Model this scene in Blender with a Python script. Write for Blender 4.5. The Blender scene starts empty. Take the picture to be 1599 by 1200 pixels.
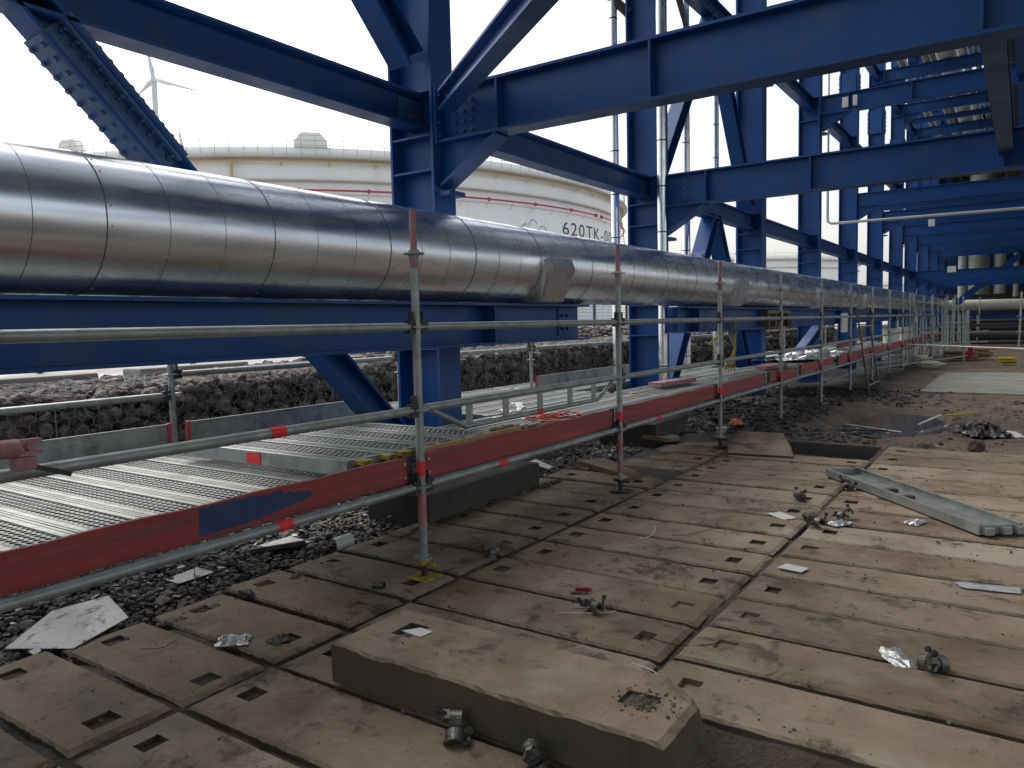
import bpy, math, random
import numpy as np
from mathutils import Vector, Matrix
random.seed(7); RNG = np.random.default_rng(7)
S = bpy.context.scene
COL = S.collection
# ------------------------------------------------------------------ camera, world, sun
def setup_camera():
    f, yaw, pit, rol = 1182.06, 0.596164, 0.0781802, -0.0236571
    fw = Vector((-math.sin(yaw)*math.cos(pit), math.cos(yaw)*math.cos(pit), -math.sin(pit)))
    r0 = Vector((math.cos(yaw), math.sin(yaw), 0)); u0 = r0.cross(fw)
    r = math.cos(rol)*r0 + math.sin(rol)*u0
    u = -math.sin(rol)*r0 + math.cos(rol)*u0
    cd = bpy.data.cameras.new('camera'); cam = bpy.data.objects.new('camera', cd); COL.objects.link(cam)
    cd.sensor_width = 36; cd.lens = f/1599*36; cd.clip_start = .05; cd.clip_end = 3000
    M = Matrix((r, u, -fw)).transposed().to_4x4(); M.translation = (0, 0, 1.45)
    cam.matrix_world = M; S.camera = cam
setup_camera()
W = bpy.data.worlds.new('World'); S.world = W; W.use_nodes = True
nt = W.node_tree; nt.nodes.clear()
def N(nt, t, **k):
    n = nt.nodes.new(t)
    for a, b in k.items():
        if a == 'inp':
            for i, v in b.items(): n.inputs[i].default_value = v
        else: setattr(n, a, b)
    return n
SUN_EL, SUN_AZ = math.radians(48), math.radians(-70)     # azimuth from +Y, sun in the west (-X)
sky = N(nt, 'ShaderNodeTexSky', sky_type='NISHITA', sun_disc=False, sun_elevation=SUN_EL, sun_rotation=SUN_AZ, air_density=1.5, dust_density=5)
bg1 = N(nt, 'ShaderNodeBackground', inp={'Strength': .05}); nt.links.new(sky.outputs[0], bg1.inputs[0])
tc = N(nt, 'ShaderNodeTexCoord'); mp = N(nt, 'ShaderNodeMapping', inp={'Scale': (1.2, 1.2, 3)})
nz = N(nt, 'ShaderNodeTexNoise', inp={'Scale': 1.6, 'Detail': 6, 'Roughness': .55})
cr = N(nt, 'ShaderNodeValToRGB'); cr.color_ramp.elements[0].position = .35; cr.color_ramp.elements[1].position = .62
cr.color_ramp.elements[0].color = (.66, .71, .78, 1); cr.color_ramp.elements[1].color = (.93, .96, 1, 1)
nt.links.new(tc.outputs['Generated'], mp.inputs[0]); nt.links.new(mp.outputs[0], nz.inputs[0]); nt.links.new(nz.outputs[0], cr.inputs[0])
# the overcast is brightest towards the hidden sun in the west, duller in the north
vm = N(nt, 'ShaderNodeVectorMath', operation='DOT_PRODUCT'); vm.inputs[1].default_value = (-.80, .12, .5)
nt.links.new(tc.outputs['Generated'], vm.inputs[0])
mr = N(nt, 'ShaderNodeMapRange', inp={1: .45, 2: .85, 3: .42, 4: 1.2}); nt.links.new(vm.outputs['Value'], mr.inputs[0])
bg2 = N(nt, 'ShaderNodeBackground'); nt.links.new(cr.outputs[0], bg2.inputs[0]); nt.links.new(mr.outputs[0], bg2.inputs[1])
ad = N(nt, 'ShaderNodeAddShader'); out = N(nt, 'ShaderNodeOutputWorld')
nt.links.new(bg1.outputs[0], ad.inputs[0]); nt.links.new(bg2.outputs[0], ad.inputs[1]); nt.links.new(ad.outputs[0], out.inputs[0])
sl = bpy.data.lights.new('sun', 'SUN'); sl.energy = .8; sl.angle = math.radians(25); sl.color = (1, .97, .92)
so = bpy.data.objects.new('sun', sl); COL.objects.link(so)
sd = Vector((math.sin(SUN_AZ)*math.cos(SUN_EL), math.cos(SUN_AZ)*math.cos(SUN_EL), math.sin(SUN_EL)))
so.rotation_euler = sd.to_track_quat('Z', 'Y').to_euler(); so.location = (-30, 0, 60)
S.view_settings.view_transform = 'Standard'; S.view_settings.look = 'None'; S.view_settings.gamma = 1
S.view_settings.exposure = .74
# ------------------------------------------------------------------ materials
def new_mat(name):
    m = bpy.data.materials.new(name); m.use_nodes = True; nt = m.node_tree; nt.nodes.clear()
    o = N(nt, 'ShaderNodeOutputMaterial'); b = N(nt, 'ShaderNodeBsdfPrincipled'); nt.links.new(b.outputs[0], o.inputs[0])
    return m, nt, b, o
def noise(nt, vec, scale, detail=4, rough=.55, dist=0):
    n = N(nt, 'ShaderNodeTexNoise', inp={'Scale': scale, 'Detail': detail, 'Roughness': rough, 'Distortion': dist}); nt.links.new(vec, n.inputs['Vector']); return n.outputs['Fac']
def ramp(nt, fac, a, b, ca=(0, 0, 0, 1), cb=(1, 1, 1, 1)):
    r = N(nt, 'ShaderNodeValToRGB'); r.color_ramp.elements[0].position = a; r.color_ramp.elements[1].position = b
    r.color_ramp.elements[0].color = ca; r.color_ramp.elements[1].color = cb; nt.links.new(fac, r.inputs[0]); return r.outputs[0]
def mix(nt, fac, a, b, mode='MIX'):
    m = N(nt, 'ShaderNodeMix', data_type='RGBA', blend_type=mode)
    for k, v in ((0, fac), (6, a), (7, b)):
        if isinstance(v, bpy.types.NodeSocket): nt.links.new(v, m.inputs[k])
        else: m.inputs[k].default_value = v if k == 0 or len(v) == 4 else (*v, 1)
    return m.outputs[2]
def math_(nt, op, a, b=0):
    m = N(nt, 'ShaderNodeMath', operation=op)
    for k, v in ((0, a), (1, b)):
        if isinstance(v, bpy.types.NodeSocket): nt.links.new(v, m.inputs[k])
        else: m.inputs[k].default_value = v
    return m.outputs[0]
def c4(c): return (*c, 1)
def simple(name, c1, c2=None, scale=6, rough=.5, metal=0, bump=0, bscale=40, dirt=None, dscale=3, dlo=.55, dhi=.75, rvar=.1, stretch=None, coords='pos'):
    m, nt, b, o = new_mat(name)
    if coords == 'pos': v = N(nt, 'ShaderNodeNewGeometry').outputs['Position']
    else: v = N(nt, 'ShaderNodeTexCoord').outputs['Object']
    if stretch:
        mp = N(nt, 'ShaderNodeMapping', inp={'Scale': stretch}); nt.links.new(v, mp.inputs[0]); v = mp.outputs[0]
    n1 = noise(nt, v, scale)
    c = ramp(nt, n1, .3, .7, c4(c1), c4(c2 or c1))
    if dirt: 
        n2 = noise(nt, v, dscale, 8, .65); c = mix(nt, ramp(nt, n2, dlo, dhi), c, dirt)
    nt.links.new(c, b.inputs['Base Color'])
    r = ramp(nt, noise(nt, v, scale*2.3), .3, .7, (rough-rvar,)*3+(1,), (rough+rvar,)*3+(1,)); nt.links.new(r, b.inputs['Roughness'])
    b.inputs['Metallic'].default_value = metal
    if bump:
        bp = N(nt, 'ShaderNodeBump', inp={'Strength': bump, 'Distance': .01}); nt.links.new(noise(nt, v, bscale, 5), bp.inputs['Height']); nt.links.new(bp.outputs[0], b.inputs['Normal'])
    return m
M = {}
M['blue'] = simple('blue_steel_paint', (.005, .056, .205), (.007, .074, .265), 1.3, .42, 0, .08, 18, dirt=(.035, .08, .14), dscale=3.2, dlo=.5, dhi=.8)
def weather_blue():
    m = M['blue']; nt = m.node_tree; b = nt.nodes['Principled BSDF']; b.inputs['Specular IOR Level'].default_value = .32
    src = b.inputs['Base Color'].links[0].from_socket; pos = N(nt, 'ShaderNodeNewGeometry'); v = pos.outputs['Position']
    mp = N(nt, 'ShaderNodeMapping', inp={'Scale': (9, 9, .8)}); nt.links.new(v, mp.inputs[0])
    streak = math_(nt, 'MULTIPLY', ramp(nt, noise(nt, mp.outputs[0], 1.5, 6, .6), .60, .74), ramp(nt, noise(nt, v, .8, 3), .45, .65))
    c = mix(nt, math_(nt, 'MULTIPLY', streak, .45), src, (.05, .075, .12))
    spots = math_(nt, 'MULTIPLY', ramp(nt, noise(nt, v, 22, 6, .7), .70, .74), ramp(nt, noise(nt, v, 1.7, 3), .5, .6))
    c = mix(nt, math_(nt, 'MULTIPLY', spots, .8), c, (.12, .065, .045))
    sn = N(nt, 'ShaderNodeSeparateXYZ'); nt.links.new(pos.outputs['True Normal'], sn.inputs[0])
    dust = math_(nt, 'MULTIPLY', ramp(nt, sn.outputs[2], .6, .95), ramp(nt, noise(nt, v, 6, 6, .7), .3, .7))
    c = mix(nt, math_(nt, 'MULTIPLY', dust, .6), c, (.22, .2, .17))
    nt.links.new(c, b.inputs['Base Color'])
weather_blue()
M['bolt'] = simple('painted_bolt', (.03, .09, .22), (.06, .13, .27), 30, .4)
M['zinc'] = simple('zinc_bolt', (.5, .5, .48), (.35, .35, .33), 30, .4, .6)
M['galv'] = simple('galvanized_steel', (.26, .28, .275), (.40, .42, .41), 9, .48, .55, .12, 60, dirt=(.13, .12, .105), dscale=6, dlo=.52, dhi=.8)
M['seam'] = simple('dull_seam_metal', (.10, .10, .105), (.2, .2, .21), 6, .45, .6)  # darker dull aluminium of the lap seam rings
M['galvdark'] = simple('weathered_casting', (.07, .068, .063), (.19, .185, .17), 25, .45, .7, .3, 60, dirt=(.07, .055, .04), dscale=18)
M['deck_edge'] = simple('worn_zinc', (.23, .245, .235), (.33, .35, .33), 7, .55, .35, .1, 60, dirt=(.2, .18, .15), dscale=4)
M['dark'] = simple('dark_iron', (.035, .035, .037), (.07, .065, .06), 20, .5, .5, .1, 60)
M['red'] = simple('red_painted_board', (.26, .028, .03), (.36, .058, .052), 7, .6, 0, .4, 40, dirt=(.15, .05, .04), dscale=8, dlo=.48, dhi=.68, stretch=(1, .12, 2.4))
M['bluepaint'] = simple('blue_overpaint', (.012, .035, .11), (.02, .05, .15), 8, .6, 0, .2, 60)
M['pink'] = simple('faded_red_paint', (.33, .13, .15), (.40, .2, .22), 14, .6, 0, .1, 60, dirt=(.3, .28, .27), dscale=14, dlo=.5, dhi=.6)
M['tape'] = simple('fluorescent_tape', (.85, .035, .045), (.7, .03, .035), 20, .5)
M['yellow'] = simple('yellow_paint', (.50, .36, .03), (.42, .29, .03), 14, .5, 0, .1, 50, dirt=(.10, .07, .03), dscale=16, dlo=.5, dhi=.62)
M['wood'] = simple('raw_timber', (.33, .22, .12), (.42, .29, .16), 6, .7, 0, .2, 30, dirt=(.15, .09, .05), dscale=6)
M['oldwood'] = simple('wet_plywood', (.17, .12, .08), (.27, .20, .13), 5, .7, 0, .3, 30, dirt=(.06, .045, .03), dscale=6, dlo=.45)
M['concrete'] = simple('dark_concrete', (.075, .068, .055), (.12, .105, .085), 4, .8, 0, .5, 60, dirt=(.035, .035, .03), dscale=3, dlo=.45)
M['pocketmud'] = simple('pocket_mud', (.035, .026, .018), (.10, .075, .05), 14, .8, 0, .8, 70)
M['wetconcrete'] = simple('wet_dark_concrete', (.028, .028, .022), (.065, .062, .048), 4, .6, 0, .5, 60, dirt=(.10, .095, .08), dscale=3, dlo=.6)
M['lightconcrete'] = simple('light_concrete', (.20, .19, .17), (.30, .29, .265), 2, .8, 0, .3, 60, dirt=(.12, .10, .075), dscale=1.2)
M['greyblock'] = simple('grey_block_concrete', (.25, .24, .22), (.34, .33, .31), 2, .8, 0, .3, 60)
M['white'] = simple('tank_white', (.84, .84, .83), (.88, .88, .87), .2, .5, 0, dirt=(.76, .745, .71), dscale=.35, stretch=(1, 1, .15), dlo=.5, dhi=.8)
M['tankshade'] = simple('tank_girder_shade', (.42, .38, .32), (.50, .46, .40), .6, .6)  # brown of the shadow band under the girder is put into this colour
M['tankrail'] = simple('tank_rail', (.45, .42, .32), (.55, .5, .38), .6, .6)
M['yellowpipe'] = simple('yellow_pipe', (.52, .36, .14), (.56, .42, .18), .6, .5)
M['redpipe'] = simple('red_pipe', (.42, .05, .08), (.5, .08, .1), .6, .5)
M['black'] = simple('black_lettering', (.03, .03, .03), None, 2, .6)
M['logored'] = simple('logo_red', (.55, .08, .12), None, 2, .6); M['logoblue'] = simple('logo_blue', (.18, .36, .5), None, 2, .6); M['logogreen'] = simple('logo_green', (.2, .42, .3), None, 2, .6)
M['cream'] = simple('cream_coating', (.62, .60, .47), (.68, .66, .53), 1, .5, 0, dirt=(.4, .37, .28), dscale=1)
M['palepipe'] = simple('pale_green_pipe', (.26, .30, .22), (.40, .42, .36), 1.2, .5, .0)
M['whitepipe'] = simple('pale_pipe', (.45, .46, .43), (.55, .55, .52), 1.2, .45, .0)
M['foil'] = simple('crumpled_foil', (.75, .75, .74), (.6, .6, .58), 20, .3, .8, 1.0, 45)
M['plastic'] = simple('white_plastic', (.62, .62, .58), (.7, .7, .66), 4, .5, 0, .2, 30)
M['sheet'] = simple('grey_white_sheet', (.42, .43, .45), (.52, .53, .54), 6, .45, .2, .3, 40, dirt=(.12, .11, .1), dscale=14, dlo=.55, dhi=.65)
M['blackfoil'] = simple('black_foil', (.02, .021, .023), (.045, .047, .05), 9, .3, 0, 1, 25)
M['orange'] = simple('orange_strap', (.6, .08, .02), (.5, .05, .03), 12, .6); M['orangefill'] = simple('orange_plastic', (.65, .2, .1), None, 3, .5)
M['redplastic'] = simple('red_plastic', (.35, .01, .02), None, 3, .35)
M['hose'] = simple('yellow_hose', (.55, .45, .05), None, 3, .4)
M['wire'] = simple('gabion_wire', (.34, .33, .31), None, 3, .5, .3)
M['fencegreen'] = simple('green_fence_paint', (.02, .06, .045), None, 3, .5)
M['turbine'] = simple('turbine_white', (.62, .64, .66), None, .1, .5)
M['darkpanel'] = simple('dark_blocker', (.018, .024, .02), (.035, .042, .036), 1, .6)  # for the added light blockers and the dark backdrop
M['water'] = simple('puddle_water', (.10, .075, .05), None, 3, .12, 0, .05, 8, rvar=.01)
def pipe_mat():
    m, nt, b, o = new_mat('aluminium_cladding')
    v = N(nt, 'ShaderNodeNewGeometry').outputs['Position']
    mp = N(nt, 'ShaderNodeMapping', inp={'Scale': (3, 1.1, 3)}); nt.links.new(v, mp.inputs[0])
    n1 = noise(nt, mp.outputs[0], 1.2, 2, .5)
    c = ramp(nt, n1, .3, .75, (.80, .84, .89, 1), (.89, .92, .97, 1))
    mp3 = N(nt, 'ShaderNodeMapping', inp={'Scale': (14, 1.2, 14)}); nt.links.new(v, mp3.inputs[0])
    c = mix(nt, ramp(nt, noise(nt, mp3.outputs[0], 1.5, 2, .5), .5, .9), c, (.74, .75, .76))
    nt.links.new(c, b.inputs['Base Color']); b.inputs['Metallic'].default_value = 1
    r = ramp(nt, noise(nt, mp.outputs[0], 2, 3), .3, .7, (.20,)*3+(1,), (.33,)*3+(1,)); nt.links.new(r, b.inputs['Roughness'])
    mp2 = N(nt, 'ShaderNodeMapping', inp={'Scale': (.5, 7, .5)}); nt.links.new(v, mp2.inputs[0])
    bp = N(nt, 'ShaderNodeBump', inp={'Strength': .035, 'Distance': .012})
    mp4 = N(nt, 'ShaderNodeMapping', inp={'Scale': (2.2, .5, 2.2)}); nt.links.new(v, mp4.inputs[0])
    h = math_(nt, 'ADD', math_(nt, 'MULTIPLY', noise(nt, mp4.outputs[0], 1.6, 2), 1.0), math_(nt, 'MULTIPLY', noise(nt, mp2.outputs[0], 2, 1), .03))
    nt.links.new(h, bp.inputs['Height']); nt.links.new(bp.outputs[0], b.inputs['Normal'])
    return m
M['alu'] = pipe_mat()
M['aludull'] = simple('dull_aluminium', (.55, .56, .57), (.68, .69, .7), 5, .38, .85, .2, 10, dirt=(.35, .34, .33), dscale=8)
def slab_mat():
    m, nt, b, o = new_mat('muddy_concrete')
    g = N(nt, 'ShaderNodeNewGeometry'); pos = g.outputs['Position']
    oi = N(nt, 'ShaderNodeObjectInfo').outputs['Random']
    ad = N(nt, 'ShaderNodeVectorMath', operation='ADD'); nt.links.new(pos, ad.inputs[0])
    cx = N(nt, 'ShaderNodeCombineXYZ'); nt.links.new(math_(nt, 'MULTIPLY', oi, 31), cx.inputs[2]); nt.links.new(cx.outputs[0], ad.inputs[1]); v = ad.outputs[0]
    sx = N(nt, 'ShaderNodeSeparateXYZ'); nt.links.new(pos, sx.inputs[0])
    base = ramp(nt, noise(nt, v, 2.2, 5, .6), .3, .7, (.24, .180, .112, 1), (.42, .342, .235, 1))
    # per-slab tone: some greyer and paler, some browner
    base = mix(nt, ramp(nt, oi, .55, 1.0, (0, 0, 0, 1), (.65, .65, .65, 1)), base, (.36, .32, .255))
    base = mix(nt, ramp(nt, oi, .0, .4, (.55, .55, .55, 1), (0, 0, 0, 1)), base, (.20, .14, .09))
    brown = ramp(nt, noise(nt, v, 1.1, 5, .6, .4), .47, .70)
    base = mix(nt, math_(nt, 'MULTIPLY', brown, .85), base, (.105, .056, .027))
    # wetter, muddier towards the ballast strip (west), clean swept towards the east
    west = N(nt, 'ShaderNodeMapRange', inp={1: -3.4, 2: -.9, 3: .95, 4: 0}); nt.links.new(math_(nt, 'ADD', sx.outputs[0], math_(nt, 'MULTIPLY', noise(nt, pos, 1.3, 4), .9)), west.inputs[0])
    south = N(nt, 'ShaderNodeMapRange', inp={1: 1.3, 2: 5.0, 3: .75, 4: 0}); nt.links.new(sx.outputs[1], south.inputs[0])
    wet = math_(nt, 'MAXIMUM', west.outputs[0], south.outputs[0])
    wetn = math_(nt, 'MULTIPLY', wet, ramp(nt, noise(nt, v, 2.6, 7, .65), .28, .66))
    base = mix(nt, wetn, base, (.072, .045, .023))
    stain = ramp(nt, noise(nt, v, 4.6, 10, .76, .3), .55, .63)
    base = mix(nt, math_(nt, 'MULTIPLY', stain, .85), base, (.045, .034, .024))
    speck = ramp(nt, noise(nt, v, 42, 3, .6), .66, .70)
    base = mix(nt, math_(nt, 'MULTIPLY', speck, .6), base, (.05, .04, .03))
    pale = ramp(nt, noise(nt, v, 13, 6, .7), .64, .72)
    base = mix(nt, math_(nt, 'MULTIPLY', pale, .35), base, (.40, .36, .31))
    dust = ramp(nt, noise(nt, v, 3.3, 6, .6), .56, .68)
    base = mix(nt, math_(nt, 'MULTIPLY', dust, .3), base, (.36, .33, .28))
    blot = ramp(nt, noise(nt, v, 2.1, 10, .76, .6), .57, .63)
    base = mix(nt, math_(nt, 'MULTIPLY', blot, .9), base, (.075, .05, .03))
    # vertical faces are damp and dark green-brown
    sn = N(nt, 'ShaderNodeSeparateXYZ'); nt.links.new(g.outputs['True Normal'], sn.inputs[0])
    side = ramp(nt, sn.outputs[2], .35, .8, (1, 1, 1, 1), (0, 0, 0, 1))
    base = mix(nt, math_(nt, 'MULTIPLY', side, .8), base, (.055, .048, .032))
    nt.links.new(base, b.inputs['Base Color'])
    nt.links.new(ramp(nt, wetn, 0, 1, (.72,)*3+(1,), (.5,)*3+(1,)), b.inputs['Roughness'])
    h = math_(nt, 'ADD', math_(nt, 'MULTIPLY', noise(nt, v, 60, 6, .7), .5), math_(nt, 'MULTIPLY', noise(nt, v, 7, 6), .5))
    h = math_(nt, 'ADD', h, math_(nt, 'MULTIPLY', stain, .3))
    bp = N(nt, 'ShaderNodeBump', inp={'Strength': .32, 'Distance': .008}); nt.links.new(h, bp.inputs['Height']); nt.links.new(bp.outputs[0], b.inputs['Normal'])
    return m
M['slab'] = slab_mat()
def stone_mat(name, cols, rough=.75, vary=8):
    m, nt, b, o = new_mat(name)
    g = N(nt, 'ShaderNodeNewGeometry'); r = N(nt, 'ShaderNodeValToRGB'); nt.links.new(g.outputs['Random Per Island'], r.inputs[0])
    for i, (p, c) in enumerate(cols):
        e = r.color_ramp.elements[i] if i < 2 else r.color_ramp.elements.new(p)
        e.position = p; e.color = c4(c)
    c = mix(nt, ramp(nt, noise(nt, g.outputs['Position'], vary*4, 5), .4, .75, (0, 0, 0, 1), (.5, .5, .5, 1)), r.outputs[0], (.045, .038, .034))
    nt.links.new(c, b.inputs['Base Color']); b.inputs['Roughness'].default_value = rough
    bp = N(nt, 'ShaderNodeBump', inp={'Strength': .5, 'Distance': .01}); nt.links.new(noise(nt, g.outputs['Position'], vary*6, 5), bp.inputs['Height']); nt.links.new(bp.outputs[0], b.inputs['Normal'])
    return m
M['gabstone'] = stone_mat('gabion_stone', [(0, (.075, .062, .055)), (.5, (.14, .112, .098)), (.8, (.21, .175, .155)), (1, (.30, .26, .235))], .8)
M['ballast'] = stone_mat('ballast_stone', [(0, (.022, .018, .016)), (.6, (.065, .055, .048)), (.9, (.13, .115, .10)), (1, (.30, .27, .24))], .6, 20)
M['lump'] = stone_mat('mud_lump', [(0, (.05, .036, .026)), (1, (.12, .09, .065))], .8)
def ground_mat():
    m, nt, b, o = new_mat('site_ground')
    g = N(nt, 'ShaderNodeNewGeometry'); v = g.outputs['Position']; s = N(nt, 'ShaderNodeSeparateXYZ'); nt.links.new(v, s.inputs[0])
    mud = ramp(nt, noise(nt, v, .9, 7, .6), .3, .7, (.10, .068, .044, 1), (.20, .148, .10, 1))
    mud = mix(nt, ramp(nt, noise(nt, v, 3.5, 8, .7), .5, .66), mud, (.06, .042, .03))
    mud = mix(nt, math_(nt, 'MULTIPLY', ramp(nt, noise(nt, v, 16, 6, .7), .55, .7), .6), mud, (.045, .035, .028))
    ay = N(nt, 'ShaderNodeMath', operation='LESS_THAN', inp={1: 9.2}); nt.links.new(s.outputs[1], ay.inputs[0])
    ax = N(nt, 'ShaderNodeMath', operation='GREATER_THAN', inp={1: -3.75}); nt.links.new(s.outputs[0], ax.inputs[0])
    joint = ramp(nt, noise(nt, v, 9, 6, .7), .35, .7, (.045, .032, .020, 1), (.11, .078, .05, 1))
    mud = mix(nt, math_(nt, 'MULTIPLY', ay.outputs[0], ax.outputs[0]), mud, joint)
    wob = math_(nt, 'MULTIPLY', math_(nt, 'SUBTRACT', noise(nt, v, .7, 5), .5), 3)
    gx = N(nt, 'ShaderNodeMapRange', inp={1: -1.9, 2: -3.4, 3: 0, 4: 1}); nt.links.new(math_(nt, 'ADD', s.outputs[0], wob), gx.inputs[0])
    rock = ramp(nt, noise(nt, v, 30, 6, .8), .35, .7, (.018, .017, .017, 1), (.085, .078, .073, 1))
    c = mix(nt, gx.outputs[0], mud, rock)
    fx = N(nt, 'ShaderNodeMapRange', inp={1: -8.6, 2: -9.6, 3: 0, 4: 1}); nt.links.new(math_(nt, 'ADD', s.outputs[0], math_(nt, 'MULTIPLY', wob, .5)), fx.inputs[0])
    sand = ramp(nt, noise(nt, v, .25, 6, .6), .35, .7, (.38, .35, .31, 1), (.52, .50, .46, 1))
    sand = mix(nt, math_(nt, 'MULTIPLY', ramp(nt, noise(nt, v, 1.2, 7, .7), .52, .7), .5), sand, (.2, .18, .15))
    c = mix(nt, fx.outputs[0], c, sand)
    nt.links.new(c, b.inputs['Base Color'])
    nt.links.new(ramp(nt, noise(nt, v, 1.6, 4), .35, .65, (.35,)*3+(1,), (.85,)*3+(1,)), b.inputs['Roughness'])
    bp = N(nt, 'ShaderNodeBump', inp={'Strength': .8, 'Distance': .03}); nt.links.new(math_(nt, 'ADD', noise(nt, v, 14, 8, .7), math_(nt, 'MULTIPLY', noise(nt, v, 60, 3), .3)), bp.inputs['Height']); nt.links.new(bp.outputs[0], b.inputs['Normal'])
    return m
M['ground'] = ground_mat()
def perf_mat():
    """perforated steel plank: real see-through holes punched in staggered rows"""
    m, nt, b, o = new_mat('perforated_steel')
    v = N(nt, 'ShaderNodeTexCoord').outputs['Object']; s = N(nt, 'ShaderNodeSeparateXYZ'); nt.links.new(v, s.inputs[0])
    px, py = .046, .036
    row = math_(nt, 'DIVIDE', s.outputs[1], py); ri = math_(nt, 'FLOOR', row)
    off = math_(nt, 'MULTIPLY', math_(nt, 'MODULO', math_(nt, 'ABSOLUTE', ri), 2), .5)
    fx = math_(nt, 'SUBTRACT', math_(nt, 'FRACT', math_(nt, 'ADD', math_(nt, 'DIVIDE', s.outputs[0], px), off)), .5)
    fy = math_(nt, 'SUBTRACT', math_(nt, 'FRACT', row), .5)
    fx = math_(nt, 'MULTIPLY', fx, .92)
    d = math_(nt, 'SQRT', math_(nt, 'ADD', math_(nt, 'MULTIPLY', fx, fx), math_(nt, 'MULTIPLY', fy, fy)))
    hole = math_(nt, 'LESS_THAN', d, .37)
    inside = math_(nt, 'LESS_THAN', math_(nt, 'ABSOLUTE', s.outputs[1]), .091)
    hole = math_(nt, 'MULTIPLY', hole, inside)
    tr = N(nt, 'ShaderNodeBsdfTransparent'); mx = N(nt, 'ShaderNodeMixShader')
    pos = N(nt, 'ShaderNodeNewGeometry').outputs['Position']
    c = ramp(nt, noise(nt, pos, 6, 5), .3, .7, (.20, .215, .205, 1), (.30, .315, .30, 1))
    c = mix(nt, ramp(nt, noise(nt, pos, 2.4, 8, .7), .52, .72), c, (.20, .17, .14))
    nt.links.new(c, b.inputs['Base Color']); b.inputs['Metallic'].default_value = .3; b.inputs['Roughness'].default_value = .5
    rim = math_(nt, 'SUBTRACT', 1, math_(nt, 'ABSOLUTE', math_(nt, 'MULTIPLY', math_(nt, 'SUBTRACT', d, .38), 6)))
    bp = N(nt, 'ShaderNodeBump', inp={'Strength': .8, 'Distance': .006}); nt.links.new(math_(nt, 'MULTIPLY', math_(nt, 'MAXIMUM', rim, 0), inside), bp.inputs['Height']); nt.links.new(bp.outputs[0], b.inputs['Normal'])
    nt.links.new(hole, mx.inputs[0]); nt.links.new(b.outputs[0], mx.inputs[1]); nt.links.new(tr.outputs[0], mx.inputs[2]); nt.links.new(mx.outputs[0], o.inputs[0])
    return m
M['perf'] = perf_mat()
# ------------------------------------------------------------------ mesh helpers
class MB:
    def __init__(s): s.v = []; s.f = []; s.sm = []
    def add(s, vs, fs, smooth=False):
        n = len(s.v); s.v += [tuple(map(float, p)) for p in vs]
        for f in fs: s.f.append(tuple(i+n for i in f)); s.sm.append(smooth)
        return s
    def obox(s, c, ax, ay, az):
        c, ax, ay, az = map(Vector, (c, ax, ay, az))
        P = [c+sx*ax+sy*ay+sz*az for sz in (-1, 1) for sy in (-1, 1) for sx in (-1, 1)]
        F = [(0, 2, 3, 1), (4, 5, 7, 6), (0, 1, 5, 4), (2, 6, 7, 3), (0, 4, 6, 2), (1, 3, 7, 5)]
        return s.add(P, F)
    def box(s, x0, x1, y0, y1, z0, z1):
        return s.obox(((x0+x1)/2, (y0+y1)/2, (z0+z1)/2), ((x1-x0)/2, 0, 0), (0, (y1-y0)/2, 0), (0, 0, (z1-z0)/2))
    def tube(s, p0, p1, r, n=14, r2=None, caps=True):
        p0, p1 = Vector(p0), Vector(p1); d = (p1-p0).normalized(); r2 = r if r2 is None else r2
        a = d.orthogonal().normalized(); b = d.cross(a); V = []
        for p, q in ((p0, r), (p1, r2)):
            for i in range(n):
                t = 2*math.pi*i/n; V.append(p+(a*math.cos(t)+b*math.sin(t))*q)
        s.add(V, [(i, (i+1) % n, n+(i+1) % n, n+i) for i in range(n)], True)
        if caps: s.add(V[:n], [tuple(reversed(range(n)))]); s.add(V[n:], [tuple(range(n))])
        return s
    def path(s, pts, r, n=8):
        pts = [Vector(p) for p in pts]; V = []; prev = None
        for i, p in enumerate(pts):
            d = (pts[min(i+1, len(pts)-1)]-pts[max(i-1, 0)]).normalized()
            a = (prev - d*prev.dot(d)).normalized() if prev else d.orthogonal().normalized(); prev = a; b = d.cross(a)
            rr = r[i] if isinstance(r, (list, tuple)) else r
            for k in range(n): t = 2*math.pi*k/n; V.append(p+(a*math.cos(t)+b*math.sin(t))*rr)
        F = [(j*n+i, j*n+(i+1) % n, (j+1)*n+(i+1) % n, (j+1)*n+i) for j in range(len(pts)-1) for i in range(n)]
        F += [tuple(reversed(range(n))), tuple((len(pts)-1)*n+i for i in range(n))]
        return s.add(V, F, True)
    def build(s, name, mat, parent=None, local=False, bevel=0):
        off = Vector((0, 0, 0)) if (local or parent is None) else parent.location
        if parent is not None and not local and parent.parent: off = off + parent.parent.location
        me = bpy.data.meshes.new(name); me.from_pydata([tuple(Vector(p)-off) for p in s.v], [], s.f)
        me.polygons.foreach_set('use_smooth', s.sm); me.materials.append(M[mat] if isinstance(mat, str) else mat)
        o = bpy.data.objects.new(name, me); COL.objects.link(o)
        if parent is not None: o.parent = parent
        if bevel:
            b = o.modifiers.new('bevel', 'BEVEL'); b.width = bevel; b.segments = 2; b.limit_method = 'ANGLE'
        return o
def tag(o, label=None, cat=None, group=None, kind=None):
    for k, v in (('label', label), ('category', cat), ('group', group), ('kind', kind)):
        if v: o[k] = v
    return o
def thing(name, label, cat, loc=(0, 0, 0), group=None, rot=None):
    o = bpy.data.objects.new(name, None); COL.objects.link(o); o.location = loc; o.empty_display_size = .1
    if rot: o.rotation_euler = rot
    return tag(o, label, cat, group)
def children(o): return [c for c in bpy.data.objects if c.parent == o]
def copy_tree(o, parent=None):
    c = o.copy(); COL.objects.link(c); c.parent = parent
    for ch in children(o): copy_tree(ch, c)
    return c
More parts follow.
